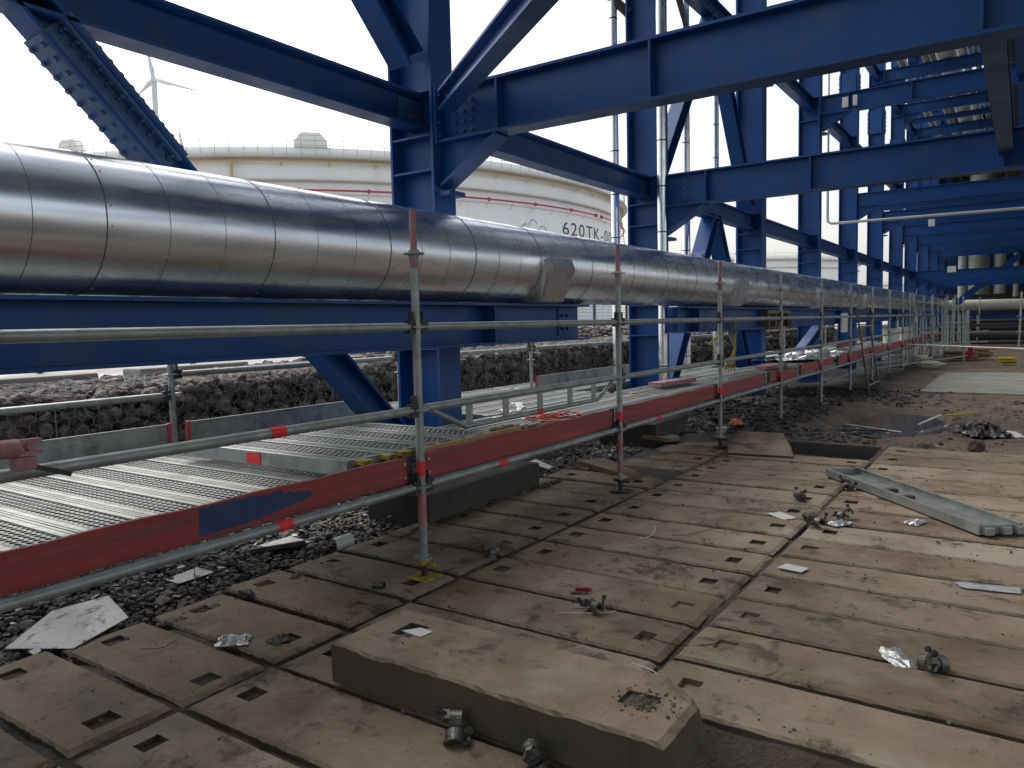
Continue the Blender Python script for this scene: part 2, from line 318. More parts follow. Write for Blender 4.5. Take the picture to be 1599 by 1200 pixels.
ORD = ['nearest', 'second', 'third', 'fourth', 'fifth', 'sixth', 'seventh', 'eighth', 'ninth', 'tenth', 'eleventh', 'twelfth', 'thirteenth', 'fourteenth', 'fifteenth', 'sixteenth', 'seventeenth', 'eighteenth', 'nineteenth', 'twentieth', 'twenty-first', 'twenty-second', 'twenty-third', 'twenty-fourth', 'twenty-fifth', 'twenty-sixth']
FST = ['first']+ORD[1:]
def grid_mesh(name, X, Y, Z, mat, smooth=True):
    ny, nx = X.shape; V = np.stack([X.ravel(), Y.ravel(), Z.ravel()], 1)
    i = np.arange(nx-1)[None, :]+nx*np.arange(ny-1)[:, None]; i = i.ravel()
    F = np.stack([i, i+1, i+nx+1, i+nx], 1)
    me = bpy.data.meshes.new(name); me.from_pydata(V.tolist(), [], F.tolist()); me.materials.append(M[mat])
    if smooth: me.polygons.foreach_set('use_smooth', [True]*len(F))
    o = bpy.data.objects.new(name, me); COL.objects.link(o); return o
def vnoise(x, y, s, seed=0):
    """cheap smooth value noise"""
    g = np.random.default_rng(seed).random((64, 64)); x = x/s; y = y/s
    xi = np.floor(x).astype(int); yi = np.floor(y).astype(int); fx = x-xi; fy = y-yi; fx = fx*fx*(3-2*fx); fy = fy*fy*(3-2*fy)
    a = g[yi % 64, xi % 64]; b = g[yi % 64, (xi+1) % 64]; c = g[(yi+1) % 64, xi % 64]; d = g[(yi+1) % 64, (xi+1) % 64]
    return (a*(1-fx)+b*fx)*(1-fy)+(c*(1-fx)+d*fx)*fy-.5
PHI = (1+5**.5)/2
ICO_V = np.array([(-1, PHI, 0), (1, PHI, 0), (-1, -PHI, 0), (1, -PHI, 0), (0, -1, PHI), (0, 1, PHI), (0, -1, -PHI), (0, 1, -PHI), (PHI, 0, -1), (PHI, 0, 1), (-PHI, 0, -1), (-PHI, 0, 1)])/math.hypot(1, PHI)
ICO_F = np.array([(0, 11, 5), (0, 5, 1), (0, 1, 7), (0, 7, 10), (0, 10, 11), (1, 5, 9), (5, 11, 4), (11, 10, 2), (10, 7, 6), (7, 1, 8), (3, 9, 4), (3, 4, 2), (3, 2, 6), (3, 6, 8), (3, 8, 9), (4, 9, 5), (2, 4, 11), (6, 2, 10), (8, 6, 7), (9, 8, 1)])
def sub_ico():
    V = [tuple(v) for v in ICO_V]; F = []; cache = {}
    def mid(a, b):
        k = (min(a, b), max(a, b))
        if k not in cache:
            p = (np.array(V[a])+np.array(V[b])); p /= np.linalg.norm(p); V.append(tuple(p)); cache[k] = len(V)-1
        return cache[k]
    for a, b, c in ICO_F:
        x, y, z = mid(a, b), mid(b, c), mid(c, a); F += [(a, x, z), (b, y, x), (c, z, y), (x, y, z)]
    return np.array(V), np.array(F)
ICO2 = sub_ico()
def stones(name, P, size, mat, parent=None, flat=.65, fine=False, jit=.22):
    """many angular stones as one mesh; P (n,3) centres, size (n,)"""
    bv, bf = ICO2 if fine else (ICO_V, ICO_F)
    n = len(P); k = len(bv)
    V = bv[None]*(1+RNG.uniform(-jit, jit, (n, k, 1)))
    sc = np.stack([RNG.uniform(.7, 1.25, n), RNG.uniform(.7, 1.25, n), RNG.uniform(flat*.7, flat*1.2, n)], 1)
    V = np.sign(V)*np.abs(V)**.85*sc[:, None]
    a = RNG.uniform(0, 6.28, n); t = RNG.normal(0, .35, n); ca, sa, ct, st = np.cos(a), np.sin(a), np.cos(t), np.sin(t)
    Rz = np.zeros((n, 3, 3)); Rz[:, 0, 0] = ca; Rz[:, 0, 1] = -sa; Rz[:, 1, 0] = sa; Rz[:, 1, 1] = ca; Rz[:, 2, 2] = 1
    Rx = np.zeros((n, 3, 3)); Rx[:, 0, 0] = 1; Rx[:, 1, 1] = ct; Rx[:, 1, 2] = -st; Rx[:, 2, 1] = st; Rx[:, 2, 2] = ct
    V = np.einsum('nij,nkj->nki', Rx@Rz, V)*size[:, None, None]+P[:, None]
    F = bf[None]+(np.arange(n)*k)[:, None, None]
    if parent is not None: V = V-np.array(parent.location)
    me = bpy.data.meshes.new(name); me.from_pydata(V.reshape(-1, 3).tolist(), [], F.reshape(-1, 3).tolist()); me.materials.append(M[mat])
    o = bpy.data.objects.new(name, me); COL.objects.link(o)
    if parent is not None: o.parent = parent
    return o
# ------------------------------------------------------------------ the setting: ground
def spread(lo, hi, step, far_lo, far_hi, g=1.25):
    a = list(np.arange(lo, hi+step/2, step)); s = step; x = a[0]
    L = []
    while x > far_lo: s *= g; x -= s; L.append(x)
    s = step; x = a[-1]; R = []
    while x < far_hi: s *= g; x += s; R.append(x)
    return np.array(L[::-1]+a+R)
def ground_z(X, Y):
    near = np.clip((30-np.hypot(X, Y-8))/10, 0, 1)
    z = -.15+near*(.07*vnoise(X, Y, 1.7, 1)+.05*vnoise(X, Y, .55, 2)+.03*vnoise(X, Y, .2, 3))
    pud = np.clip(1.15-np.hypot((X+1.65)/.75, (Y-12.6)/1.5), 0, 1); z -= .16*np.clip(pud*2, 0, 1)
    inm = (X > -3.6) & (X < 1.6) & (Y < 9.25); z = np.where(inm, np.minimum(-.006, -.024+.03*vnoise(X, Y, .3, 4)+.015*vnoise(X, Y, .11, 14)), z)
    bal = np.clip((-3.45-X)/.35, 0, 1)*np.clip((9-Y)/2, 0, 1)
    z = z*(1-bal)+bal*(-.07+.05*vnoise(X, Y, .7, 5)+.03*vnoise(X, Y, .2, 6))
    lump = np.clip((X+5.5)/1.0, 0, 1)*np.clip((-1.6-X)/1.2, 0, 1)*np.clip((Y-8.7)/1, 0, 1)*np.clip((17-Y)/3, 0, 1)
    z += lump*(.10+.12*vnoise(X, Y, .45, 7)+.10*vnoise(X, Y, .18, 8))
    pit = (X > -1.3) & (X < 1.5) & (Y < 2.5) | (X > -2.66) & (X < -1.3) & (Y > 8.3) & (Y < 9.1)
    z = np.where(pit, -.48+.05*vnoise(X, Y, .25, 9), z)
    back = np.clip((-8.0-X)/.5, 0, 1)
    z = z*(1-back)+back*(.80+.06*vnoise(X, Y, 3, 10)*near)
    return z
gx = spread(-9, 1.8, .07, -900, 900); gy = spread(.6, 18, .07, -600, 1600)
GX, GY = np.meshgrid(gx, gy)
tag(grid_mesh('ground', GX, GY, ground_z(GX, GY), 'ground'), kind='structure')
pud = MB(); P = [(-1.65+.82*math.cos(t)*(1+.2*math.sin(3*t)), 12.6+1.75*math.sin(t)*(1+.15*math.cos(2*t)), -.195) for t in np.linspace(0, 6.283, 40, endpoint=False)]
pud.add(P, [tuple(range(40))]); tag(pud.build('puddle', 'water'), kind='structure')
pad = MB(); pad.add([(-1.75, 17.4, -.10), (6, 16.9, -.10), (6, 23.5, -.10), (-1.75, 23.5, -.10), (-1.78, 21.5, -.10), (-1.75, 17.4, -.35), (6, 16.9, -.35), (6, 23.5, -.35), (-1.75, 23.5, -.35), (-1.78, 21.5, -.35)],
    [(0, 1, 2, 3, 4), (0, 5, 6, 1), (1, 6, 7, 2), (2, 7, 8, 3), (3, 8, 9, 4), (4, 9, 5, 0)])
tag(pad.build('concrete_pavement', 'lightconcrete'), kind='structure')
# ballast and rubble, uncountable
n = 15000; P = np.stack([RNG.uniform(-5.3, -3.5, n), RNG.uniform(.9, 6, n), np.zeros(n)], 1)
n2 = 8000; P2 = np.stack([RNG.uniform(-6.6, -3.6, n2), RNG.uniform(1, 10, n2), np.zeros(n2)], 1); P = np.concatenate([P, P2])
P[:, 2] = ground_z(P[:, 0], P[:, 1])+RNG.uniform(-.01, .03, len(P))
tag(stones('ballast', P, RNG.gamma(3, .0044, len(P))+.005, 'ballast', jit=.34), 'dark angular ballast stones strewn under the scaffold deck', 'ballast', kind='stuff')
n = 8200; yy = RNG.uniform(8.9, 18, n); xx = -1.3-RNG.beta(2.2, 1.6, n)*4.6+RNG.normal(0, .25, n)
P = np.stack([xx, yy, ground_z(xx, yy)+.01], 1); P = P[(P[:, 1] > 9.3) & ~((xx > -2.6) & (np.abs(yy-12.6) < 2.0) & (xx < -.7))]
tag(stones('rubble', P, RNG.gamma(2.2, .010, len(P))+.006, 'ballast', flat=.5, jit=.3), 'loose dark rubble and clods over the muddy ground past the slabs', 'rubble', kind='stuff')
n = 700; xx = RNG.uniform(-1.6, 2.5, n); yy = RNG.uniform(9.4, 16.5, n); P = np.stack([xx, yy, ground_z(xx, yy)], 1)
tag(stones('mud_clods', P, RNG.gamma(1.6, .011, n)+.006, 'lump', flat=.5), 'small brown clods of earth on the muddy ground', 'clods', kind='stuff')
# ------------------------------------------------------------------ slabs
def slab(name, label, x0, x1, y0, y1, top, h, group, pockets=(), chip=.0022, rot=0, pocket_mat='slab'):
    loc = ((x0+x1)/2, (y0+y1)/2, top-h); t = thing(name, label, 'slab', loc, group); t.rotation_euler = (0, 0, rot)
    a, b = (x1-x0)/2, (y1-y0)/2; e = .012; ex = .026
    xs = set(np.round(np.linspace(-a+ex, a-ex, 41), 4)); ys = set(np.round(np.linspace(-b+e, b-e, 13), 4)); pk = []
    for (px, py, pw, ph) in pockets:
        xs |= {round(px-pw/2, 4), round(px+pw/2, 4)}; ys |= {round(py-ph/2, 4), round(py+ph/2, 4)}; pk.append((px-pw/2, px+pw/2, py-ph/2, py+ph/2))
    xs, ys = sorted(xs), sorted(ys); nx, ny = len(xs), len(ys)
    V = []; F = []
    for y in ys:
        for x in xs: V.append((x, y, h+random.uniform(-.0012, .0012)))
    for j in range(ny-1):
        for i in range(nx-1):
            cxm, cym = (xs[i]+xs[i+1])/2, (ys[j]+ys[j+1])/2
            hole = any(p[0] < cxm < p[1] and p[2] < cym < p[3] for p in pk)
            if not hole: F.append((j*nx+i, j*nx+i+1, (j+1)*nx+i+1, (j+1)*nx+i))
    # rim loop: chamfer ring then vertical skirt
    loop = [i for i in range(nx)]+[j*nx+nx-1 for j in range(1, ny)]+[(ny-1)*nx+i for i in range(nx-2, -1, -1)]+[j*nx for j in range(ny-2, 0, -1)]
    r1 = []; r2 = []
    for q in loop:
        x, y, z = V[q]; dx = ex*np.sign(x) if abs(abs(x)-(a-ex)) < 2e-4 else 0; dy = e*np.sign(y) if abs(abs(y)-(b-e)) < 2e-4 else 0
        j = random.uniform(-chip, chip*.4)
        r1.append(len(V)); V.append((x+dx+np.sign(dx)*j, y+dy+np.sign(dy)*j, h-(.017 if dx else .011)+random.uniform(-chip, chip)))
    for k, q in enumerate(loop):
        x, y, z = V[r1[k]]; r2.append(len(V)); V.append((x, y, 0))
    L = len(loop)
    for k in range(L):
        k2 = (k+1) % L; F.append((loop[k], r1[k], r1[k2], loop[k2])); F.append((r1[k], r2[k], r2[k2], r1[k2]))
    m = MB(); m.add(V, F); m.build('slab_body', 'slab', t, local=True)
    for (p0, p1, q0, q1) in pk:
        d = random.uniform(.012, .026); m = MB(); zt = h-.001
        m.add([(p0, q0, zt), (p1, q0, zt), (p1, q1, zt), (p0, q1, zt), (p0, q0, h-d), (p1, q0, h-d), (p1, q1, h-d), (p0, q1, h-d)],
              [(4, 5, 6, 7), (0, 4, 7, 3), (1, 2, 6, 5), (0, 1, 5, 4), (2, 3, 7, 6)])
        m.build('lifting_pocket', random.choice(['pocketmud', 'pocketmud', 'concrete', 'oldwood']) if pocket_mat == 'slab' else pocket_mat, t, local=True)
    return t
Medge = [.32, .75, 1.18, 1.61, 2.05, 2.50, 2.93, 3.37, 3.81, 4.26, 4.68, 5.11, 5.60, 6.06, 6.52, 6.97, 7.42, 7.86, 8.28]
Redge = [2.57, 3.0, 3.42, 3.84, 4.28, 4.70, 5.13, 5.58, 6.06, 6.52, 7.03, 7.55, 8.15, 8.72, 9.28]
def mk(): return random.uniform(-.02, .02)
def pockets(x0, x1, side=('l', 'r')):
    a = (x1-x0)/2; o = []
    if 'l' in side: o.append((-a+.15+mk(), mk(), .085+mk()*.6, .10+mk()*.6))
    if 'r' in side: o.append((a-.15+mk(), mk(), .085+mk()*.6, .10+mk()*.6))
    return o
for k in range(len(Medge)-1):
    y0, y1 = Medge[k]+.019, Medge[k+1]-.019
    slab('concrete_slab', f'stained brown slab, {FST[k]} from the camera in the middle row of slabs', -2.675+mk()*.4, -1.262+mk()*.4, y0, y1, mk()*.35, .14, 'concrete slabs of the middle row', pockets(-2.675, -1.262), rot=mk()*.25)
for k in range(len(Redge)-1):
    y0, y1 = Redge[k]+.019, Redge[k+1]-.019
    slab('concrete_slab', f'pale brown slab, {FST[k]} from the camera in the right hand row of slabs', -1.235+mk()*.4, .25+mk()*.4, y0, y1, mk()*.3, .15, 'concrete slabs of the right row', pockets(-1.235, .25), rot=mk()*.15)
Ledge = Medge[:15]
for k in range(1, len(Ledge)-1):
    y0, y1 = Ledge[k]+.021, Ledge[k+1]-.021
    slab('concrete_slab', f'dark muddy slab, {FST[k-1]} from the camera in the left row beside the ballast', -3.72-(.1 if k > 10 else 0)+mk()*2, -2.705+mk()*.4, y0, y1, mk()*.4, .12, 'concrete slabs of the left row', pockets(-3.72, -2.705), chip=.004, rot=mk()*.3)
for k, (y0, y1, x0) in enumerate([(7.0, 7.42, -3.5), (7.46, 7.9, -3.4), (7.95, 8.4, -3.45), (8.45, 8.9, -3.42)]):
    slab('concrete_slab', f'small slab left of the open pit, {FST[k]} of four counted from the camera', x0, -2.72, y0, y1, -.01+mk()*.4, .12, 'concrete slabs at the far left corner', pockets(x0, -2.72, 'r'), rot=mk()*.6)
rs_ = slab('raised_slab', 'thick raised slab with a crumbled corner lying on top of the others in the foreground', -2.33, -.87, 2.055, 2.49, .175, .17, None, [(-.52, .04, .10, .13), (.55, .0, .12, .10)], chip=.004, rot=-.005)
for c_ in children(rs_):
    if c_.name.startswith('slab_body'):
        for v in c_.data.vertices:
            if v.co.z < .1: 
                d_ = math.hypot(v.co.x-.73, v.co.y-.2175)
                if d_ < .1: v.co.x -= (.1-d_)*.25
                continue
            d_ = math.hypot((v.co.x-.73)*1.0, (v.co.y-.2175)*1.2)
            if d_ < .17: q = (.17-d_)/.17; v.co.z -= q*(.035+random.uniform(0, .03)); v.co.x -= q*.045+random.uniform(0, .012)*q; v.co.y -= q*.02
            elif v.co.y < -.19: v.co.z -= max(0, .006*math.sin(v.co.x*9)+.004*math.sin(v.co.x*23))
m = MB(); m.box(-2.62, -1.3, 9.12, 9.24, -.45, .01); m.box(-2.68, -2.6, 8.3, 9.12, -.45, -.02); tag(m.build('pit_curb', 'concrete', bevel=.01), 'dark concrete curb lining the far side of the open pit between slabs', 'curb')
# ------------------------------------------------------------------ concrete blocks under the deck
for (x0, x1, y0, y1, z1, lab) in [(-4.25, -3.62, 4.2, 5.75, .20, 'long dark wet concrete block under the red toe board, right of the nearest scaffold post'),
                                  (-4.5, -3.72, 8.6, 9.6, .19, 'brown concrete footing block beside the rubble under the second deck bay')]:
    m = MB(); m.box(x0, x1, y0, y1, -.2, z1); tag(m.build('concrete_block', 'wetconcrete', bevel=.015), lab, 'block')
# ------------------------------------------------------------------ steel structure
def ibeam(mbs, p0, p1, up, h, b, tf=.022, tw=.014):
    """adds top flange, bottom flange, web to the three MBs of mbs"""
    p0, p1, up = Vector(p0), Vector(p1), Vector(up); d = (p1-p0); L = d.length/2; d.normalize(); side = d.cross(up).normalized(); up = side.cross(d).normalized(); c = (p0+p1)/2
    mbs[0].obox(c+up*(h/2-tf/2), d*L, side*b/2, up*tf/2)
    mbs[1].obox(c-up*(h/2-tf/2), d*L, side*b/2, up*tf/2)
    mbs[2].obox(c, d*(L-.002), side*tw/2, up*(h/2-tf))
def steel_beam(name, label, cat, group, p0, p1, up, h, b, detail=True, extra=(), mat='blue'):
    if detail:
        t = thing(name, label, cat, tuple((Vector(p0)+Vector(p1))/2-Vector((0, 0, h/2))), group)
        a = [MB(), MB(), MB()]; ibeam(a, p0, p1, up, h, b)
        a[0].build('flange', mat, t); a[1].build('flange', mat, t); a[2].build('web', mat, t)
        for (nm, mb, mt) in extra: mb.build(nm, mt, t)
        return t
    m = MB(); ibeam([m, m, m], p0, p1, up, h, b); return tag(m.build(name, mat), label, cat, group)
CY = [None, 5.35, 10.3, 15.3, 20.2, 25.2, 30.2, 35.5, 40.4, 45.5, 50.5, 55.5, 60.5]
XC = -4.55; NCOL = 12
for k in range(0, NCOL+1):
    y = CY[k] if k else -.3
    if k == 0: lab = 'blue steel column'
    h = 17 if k >= 3 else 11
    if k == 0: continue
    lab = f'tall blue steel column, {ORD[k-1]} from the camera in the row behind the silver pipe'
    t = thing('steel_column', lab, 'column', (XC, y, -.2), 'blue columns of the pipe rack')
    if k <= 8:
        for x in (XC-.2375, XC+.2375): m = MB(); m.box(x-.0125, x+.0125, y-.15, y+.15, -.2, h); m.build('flange', 'blue', t)
        m = MB(); m.box(XC-.223, XC+.223, y-.009, y+.009, -.2, h); m.build('web', 'blue', t)
        st = MB()
        for z in (1.25, 1.68, 2.82, 3.12, 3.5, 6.3, 6.85, 9.6, 10.05, 12.9, 13.3):
            for sy in (-1, 1): st.box(XC-.222, XC+.222, min(y+sy*.0095, y+sy*.146), max(y+sy*.0095, y+sy*.146), z-.009, z+.009)
        st.build('stiffener_plates', 'blue', t)
        bp = MB(); bp.box(XC-.36, XC+.36, y-.28, y+.28, -.22, -.14); bp.box(XC-.55, XC+.55, y-.5, y+.5, -.5, -.221); bp.build('base_plate', 'blue' if k > 3 else 'concrete', t)
        sp = MB()
        for zz in ((8.6,) if k < 5 else (8.3, 12.0)):
            for sx in (-1, 1):
                xx = XC+sx*.262; sp.box(xx-.012, xx+.012, y-.15, y+.15, zz-.4, zz+.4)
                for i in range(5):
                    for sy in (-.09, .09): sp.tube((xx, y+sy, zz-.3+i*.15), (xx+sx*.035, y+sy, zz-.3+i*.15), .018, 6)
            for sy in (-1, 1): sp.box(XC-.2, XC+.2, min(y+sy*.152, y+sy*.172), max(y+sy*.152, y+sy*.172), zz-.4, zz+.4)
        sp.build('splice_plate', 'blue', t)
    else:
        m = MB(); a = [m, m, m]; ibeam(a, (XC, y, -.2), (XC, y, h), (1, 0, 0), .5, .3); m.build('column_shaft', 'blue', t)
LV = {'A': 3.5, 'M': 5.15, 'B': 6.85, 'C': 10.05, 'D': 13.3}
def haunch(y, ztop, side=1):
    m = MB(); x0, x1 = XC+.2515, XC+.2515+.62; zb = ztop-.45
    for s in (0,):
        V = [(x0, y-.008, zb), (x1, y-.008, zb), (x0+.02, y-.008, zb-.36), (x0, y-.008, zb-.40)]
        V += [(p[0], y+.008, p[2]) for p in V]
        m.add(V, [(0, 3, 2, 1), (4, 5, 6, 7), (0, 1, 5, 4), (1, 2, 6, 5), (2, 3, 7, 6), (3, 0, 4, 7)])
    d = Vector((x1-x0-.02, 0, .36)); L = d.length; d.normalize(); nrm = Vector((d.z, 0, -d.x))
    c = Vector(((x0+.02+x1)/2, y, zb-.18))+nrm*.012; m.obox(c, d*L/2, (0, .10, 0), nrm*.011)
    m.box(x0, x0+.14, y-.11, y+.11, zb-.46, zb-.42)
    return m
TB = {'A': [1, 2, 8, 9, 10, 11, 12], 'M': [5, 6, 7, 8, 9, 10, 11, 12], 'B': [1, 2, 3, 4, 9, 10, 11, 12], 'C': [1, 2, 3, 4, 5, 6, 7, 8, 9, 10], 'D': [6, 7, 8, 9, 10]}
LVN = {'A': 'lowest', 'M': 'second', 'B': 'middle', 'C': 'upper', 'D': 'top'}
for lv, ks in TB.items():
    for k in ks:
        z = LV[lv]; y = CY[k]; near = k <= 4
        h = .45 if (lv in 'AB' or near) else .4
        ex = []
        if near and lv in 'AB':
            ex.append(('haunch', haunch(y, z), 'blue'))
            st = MB()
            for x in (XC+.2515+.64, -2.3, -.25):
                for sy in (-1, 1): st.box(x-.008, x+.008, min(y+sy*.008, y+sy*.098), max(y+sy*.008, y+sy*.098), z-.426, z-.024)
            ex.append(('stiffener_plates', st, 'blue'))
            bo = MB()
            for i in range(4):
                for j in range(3): bo.tube((XC+.40+j*.09, y-.0075, z-.37+i*.085), (XC+.40+j*.09, y-.030, z-.37+i*.085), .014, 6)
            ex.append(('bolt_group', bo, 'bolt'))
            ep = MB(); ep.box(XC+.252, XC+.278, y-.13, y+.13, z-.46, z+.012)
            for i in range(4):
                for sy in (-.1, .1): ep.tube((XC+.279, y+sy, z-.4+i*.115), (XC+.31, y+sy, z-.4+i*.115), .014, 6)
            ex.append(('end_plate', ep, 'blue'))
        steel_beam('cross_beam', f'blue cross beam at the {LVN[lv]} level, running right from the {ORD[k-1]} column', 'beam', 'blue cross beams of the rack', (XC+.279 if (near and lv in 'AB') else XC+.2515, y, z-h/2), (7.5, y, z-h/2), (0, 0, 1), h, .2, near, ex)
        if k > 4 and lv != 'D':
            m = haunch(y, z+(.45-h)); tag(m.build('beam_haunch', 'blue'), f'small sloping blue haunch under the {LVN[lv]} cross beam at the {ORD[k-1]} column', 'haunch', 'sloping haunches under the far cross beams')
# longitudinal beams
for lv in 'ABCD':
    for k in range(0, NCOL):
        if lv == 'D' and k < 5: continue
        y0 = (CY[k]+.012) if k else -1.0; y1 = CY[k+1]-.012; z = LV[lv]; h = .30
        ex = []
        if lv == 'A' and k < 3:
            bl = MB()
            for ys, sg in ((y0, 1), (y1, -1)):
                if k == 0 and sg == 1: continue
                bl.box(XC+.0075, XC+.017, min(ys, ys+sg*.30), max(ys, ys+sg*.30), z-.25, z-.05)
                for i in range(3):
                    for j in range(2): bl.tube((XC+.017, ys+sg*(.14+j*.08), z-.21+i*.06), (XC+.035, ys+sg*(.14+j*.08), z-.21+i*.06), .015, 6)
            ex.append(('splice_plate', bl, 'bolt'))
        steel_beam('long_beam', f'blue lengthwise beam at the {LVN[lv]} level ' + (f'between the {ORD[k-1]} and {ORD[k]} columns' if k else 'left of the nearest column'), 'beam', 'blue lengthwise beams of the rack', (XC, y0, z-h/2), (XC, y1, z-h/2), (0, 0, 1), h, .2, k < 3, ex)
for lv in 'ABC':
    for k in range(0, 9):
        y0 = (CY[k]+.105) if k else -2; y1 = CY[k+1]-.105; z = LV[lv]-.02
        if lv == 'A' and k != 1: continue
        steel_beam('inner_beam', f'dark inner lengthwise beam overhead at the {LVN[lv]} level ' + (f'past the {ORD[k-1]} cross beam' if k else 'above the camera'), 'beam', 'inner lengthwise beams overhead', (-.22, y0, z-.14), (-.22, y1, z-.14), (0, 0, 1), .28, .14, False)
for lv in 'MBC':
    for k in range(5, 11):
        if lv == 'B' and k < 8: continue
        y = (CY[k]+CY[k+1])/2+.3; z = LV[lv]
        steel_beam('cross_beam', f'thin blue secondary beam at the {LVN[lv]} level past the {ORD[k-1]} column', 'beam', 'secondary cross beams of the rack', (XC+.11, y, z-.12), (7.5, y, z-.12), (0, 0, 1), .22, .16, False)
for k, (x, z) in enumerate([(-1.05, 8.9), (-.25, 8.2), (.6, 8.6), (-3.6, 12.2), (-1.6, 12.2)]):  # trays added as a dark mass that thickens the shade overhead
    m = MB(); m.box(x, x+.7, 24, 62, z, z+.02); m.box(x, x+.02, 24, 62, z+.021, z+.12); m.box(x+.68, x+.7, 24, 62, z+.021, z+.12)
    for i in range(19): m.box(x+.2, x+.24, 24.2+i*2, 24.25+i*2, z+.021, z+1.1)
    tag(m.build('shade_tray', 'dark'), f'added dark tray deepening the shade under the far rack, {FST[k]} of five', 'shade tray', 'added shade trays under the far rack')
# diagonal braces (wide flange sections in the plane of the columns)
def splice(c, d, nrm_in, L, w):
    """bolted splice plates on both flanges and web of a brace"""
    m = MB(); d = Vector(d).normalized(); n_ = Vector(nrm_in).normalized(); sx = Vector((1, 0, 0)); c = Vector(c)
    for s in (-1, 1):
        o = n_*s*(w/2+.012); m.obox(c+o, d*L/2, sx*w/2, n_*.011)
        for i in range(int(L/.085)):
            for q in (-.32, .32):
                b = c+o+d*(-L/2+.05+i*.085)+sx*w*q; m.tube(b+n_*s*.011, b+n_*s*.032, .017, 6)
    m.obox(c+sx*.017, d*L/2, n_*w*.3, sx*.008)
    for i in range(int(L/.085)):
        for q in (-.17, .17): b = c+d*(-L/2+.05+i*.085)+n_*w*q+sx*.025; m.tube(b, b+sx*.018, .017, 6)
    # cover strips beside the web, on the inner faces of the flanges
    for s in (-1, 1):
        for e in (-1, 1):
            m.obox(c+n_*s*(w/2-.036)+sx*e*w*.3, d*L/2, sx*w*.16, n_*.010)
            for i in range(int(L/.085)): b = c+n_*s*(w/2-.047)+sx*e*w*.3+d*(-L/2+.05+i*.085); m.tube(b, b-n_*s*.018, .014, 6)
    return m
def brace(label, p0, p1, w=.27, sp=None, parts=True):
    d = (Vector(p1)-Vector(p0)).normalized(); n_ = Vector((1, 0, 0)).cross(d)
    ex = []
    if sp is not None:
        c = Vector(p0).lerp(Vector(p1), sp[0]); ex.append(('splice_plates', splice(c, d, n_, sp[1], w), 'bolt'))
    return steel_beam('diagonal_brace', label, 'brace', 'blue diagonal braces of the rack', p0, p1, tuple(n_), w, w, parts, ex)
brace('bolted blue diagonal brace sloping down behind the pipe to the foot of the nearest column', (XC, 1.62, 3.72), (XC, 4.95, .42), .20, (.27, .95))
brace('blue diagonal brace coming down from the upper left to the nearest column', (XC, 2.4, 6.6), (XC, 5.18, 3.78), .24, (.70, .9))
g = MB(); V = [(XC+.01, 4.2, 3.2-.0), (XC+.01, 5.2, 3.2)]
brace('left leg of the blue inverted V brace between the second and third columns, lower level', (XC, 12.95, 3.2), (XC, 10.75, .2), .24, (.33, .7))
brace('right leg of the blue inverted V brace between the second and third columns, lower level', (XC, 13.05, 3.2), (XC, 15.05, .2), .24, (.33, .7))
brace('left leg of the blue inverted V brace between the second and third columns, upper level', (XC, 12.95, 6.55), (XC, 10.65, 3.6), .22, (.2, .7))
brace('right leg of the blue inverted V brace between the second and third columns, upper level', (XC, 13.05, 6.55), (XC, 15.05, 3.6), .24)
brace('small dark blue brace under the pipe sloping down to the foot of the third column', (XC+.45, 19.3, 1.25), (XC+.45, 16.2, .35), .2, None, False)
steel_beam('plan_brace', 'blue brace reaching up and right towards the viewer from the nearest column', 'brace', None, (-4.12, 5.18, 3.36), (-.35, 2.35, 3.36), (0, 0, 1), .17, .15, True)
for k, (p, q) in enumerate([((-.3, 47.0, 4.4), (-3.1, 47.0, 2.0)), ((-.5, 47.0, 1.0), (-2.3, 47.0, -.1))]):
    steel_beam('far_brace', ['far blue diagonal brace rising to the right above the cream pipe', 'far blue diagonal brace below the cream pipe'][k], 'brace', None, p, q, (0, 1, 0), .3, .3, False)
for k, (z, y) in enumerate([(1.47, 47.3), (.75, 47.6)]):
    steel_beam('far_beam', ['far blue beam carrying the cream pipe', 'lower far blue beam below the cream pipe'][k], 'beam', None, (-4.2, y, z-.2), (6, y, z-.2), (0, 0, 1), .38 if k == 0 else .25, .3, False)
# low beams that carry the pipe
XP = -3.93
bm = MB()
bm.box(XP+.008, XP+.02, 6.62, 6.86, 1.33, 1.60)
for y in (6.69, 6.79):
    for z in (1.40, 1.53): bm.tube((XP+.021, y, z), (XP+.045, y, z), .017, 6)
def lowbeam(label, y0, y1, ends):
    ex = [('end_plate', bm, 'blue')] if ends else []
    st = MB()
    ys = [5.35] if ends else [10.3, 15.3, 20.2, 25.2, 30.2]
    for y in ys:
        if y0 < y < y1:
            for s in (-1, 1): st.box(min(XP+s*.0075, XP+s*.147), max(XP+s*.0075, XP+s*.147), y-.01, y+.01, 1.302, 1.618)
            st.box(XC+.252, XP-.152, y-.10, y+.10, 1.29, 1.63)
    ex.append(('column_bracket', st, 'blue'))
    return steel_beam('pipe_support_beam', label, 'beam', 'low beams under the silver pipe', (XP, y0, 1.46), (XP, y1, 1.46), (0, 0, 1), .36, .30, True, ex)
lowbeam('deep blue beam directly under the silver pipe on the left, ending past the nearest column', -2.0, 7.05, True)
lowbeam('long dark blue beam under the silver pipe past the second column', 9.85, 33.0, False)
for k, y in enumerate((14.4,)):
    m = MB(); m.box(XP-.2, XP+.25, y-.8, y+.8, 1.285, 1.30)
    for i in range(4): m.box(XP-.13+.16, XP+.17, y-.72+i*.45, y-.64+i*.45, 1.301, 1.60)
    m.box(XP+.155, XP+.175, y-.8, y+.8, 1.54, 1.60); tag(m.build('pipe_saddle', 'oldwood'), 'rusty brown saddle frame under the silver pipe at the third column', 'pipe support')
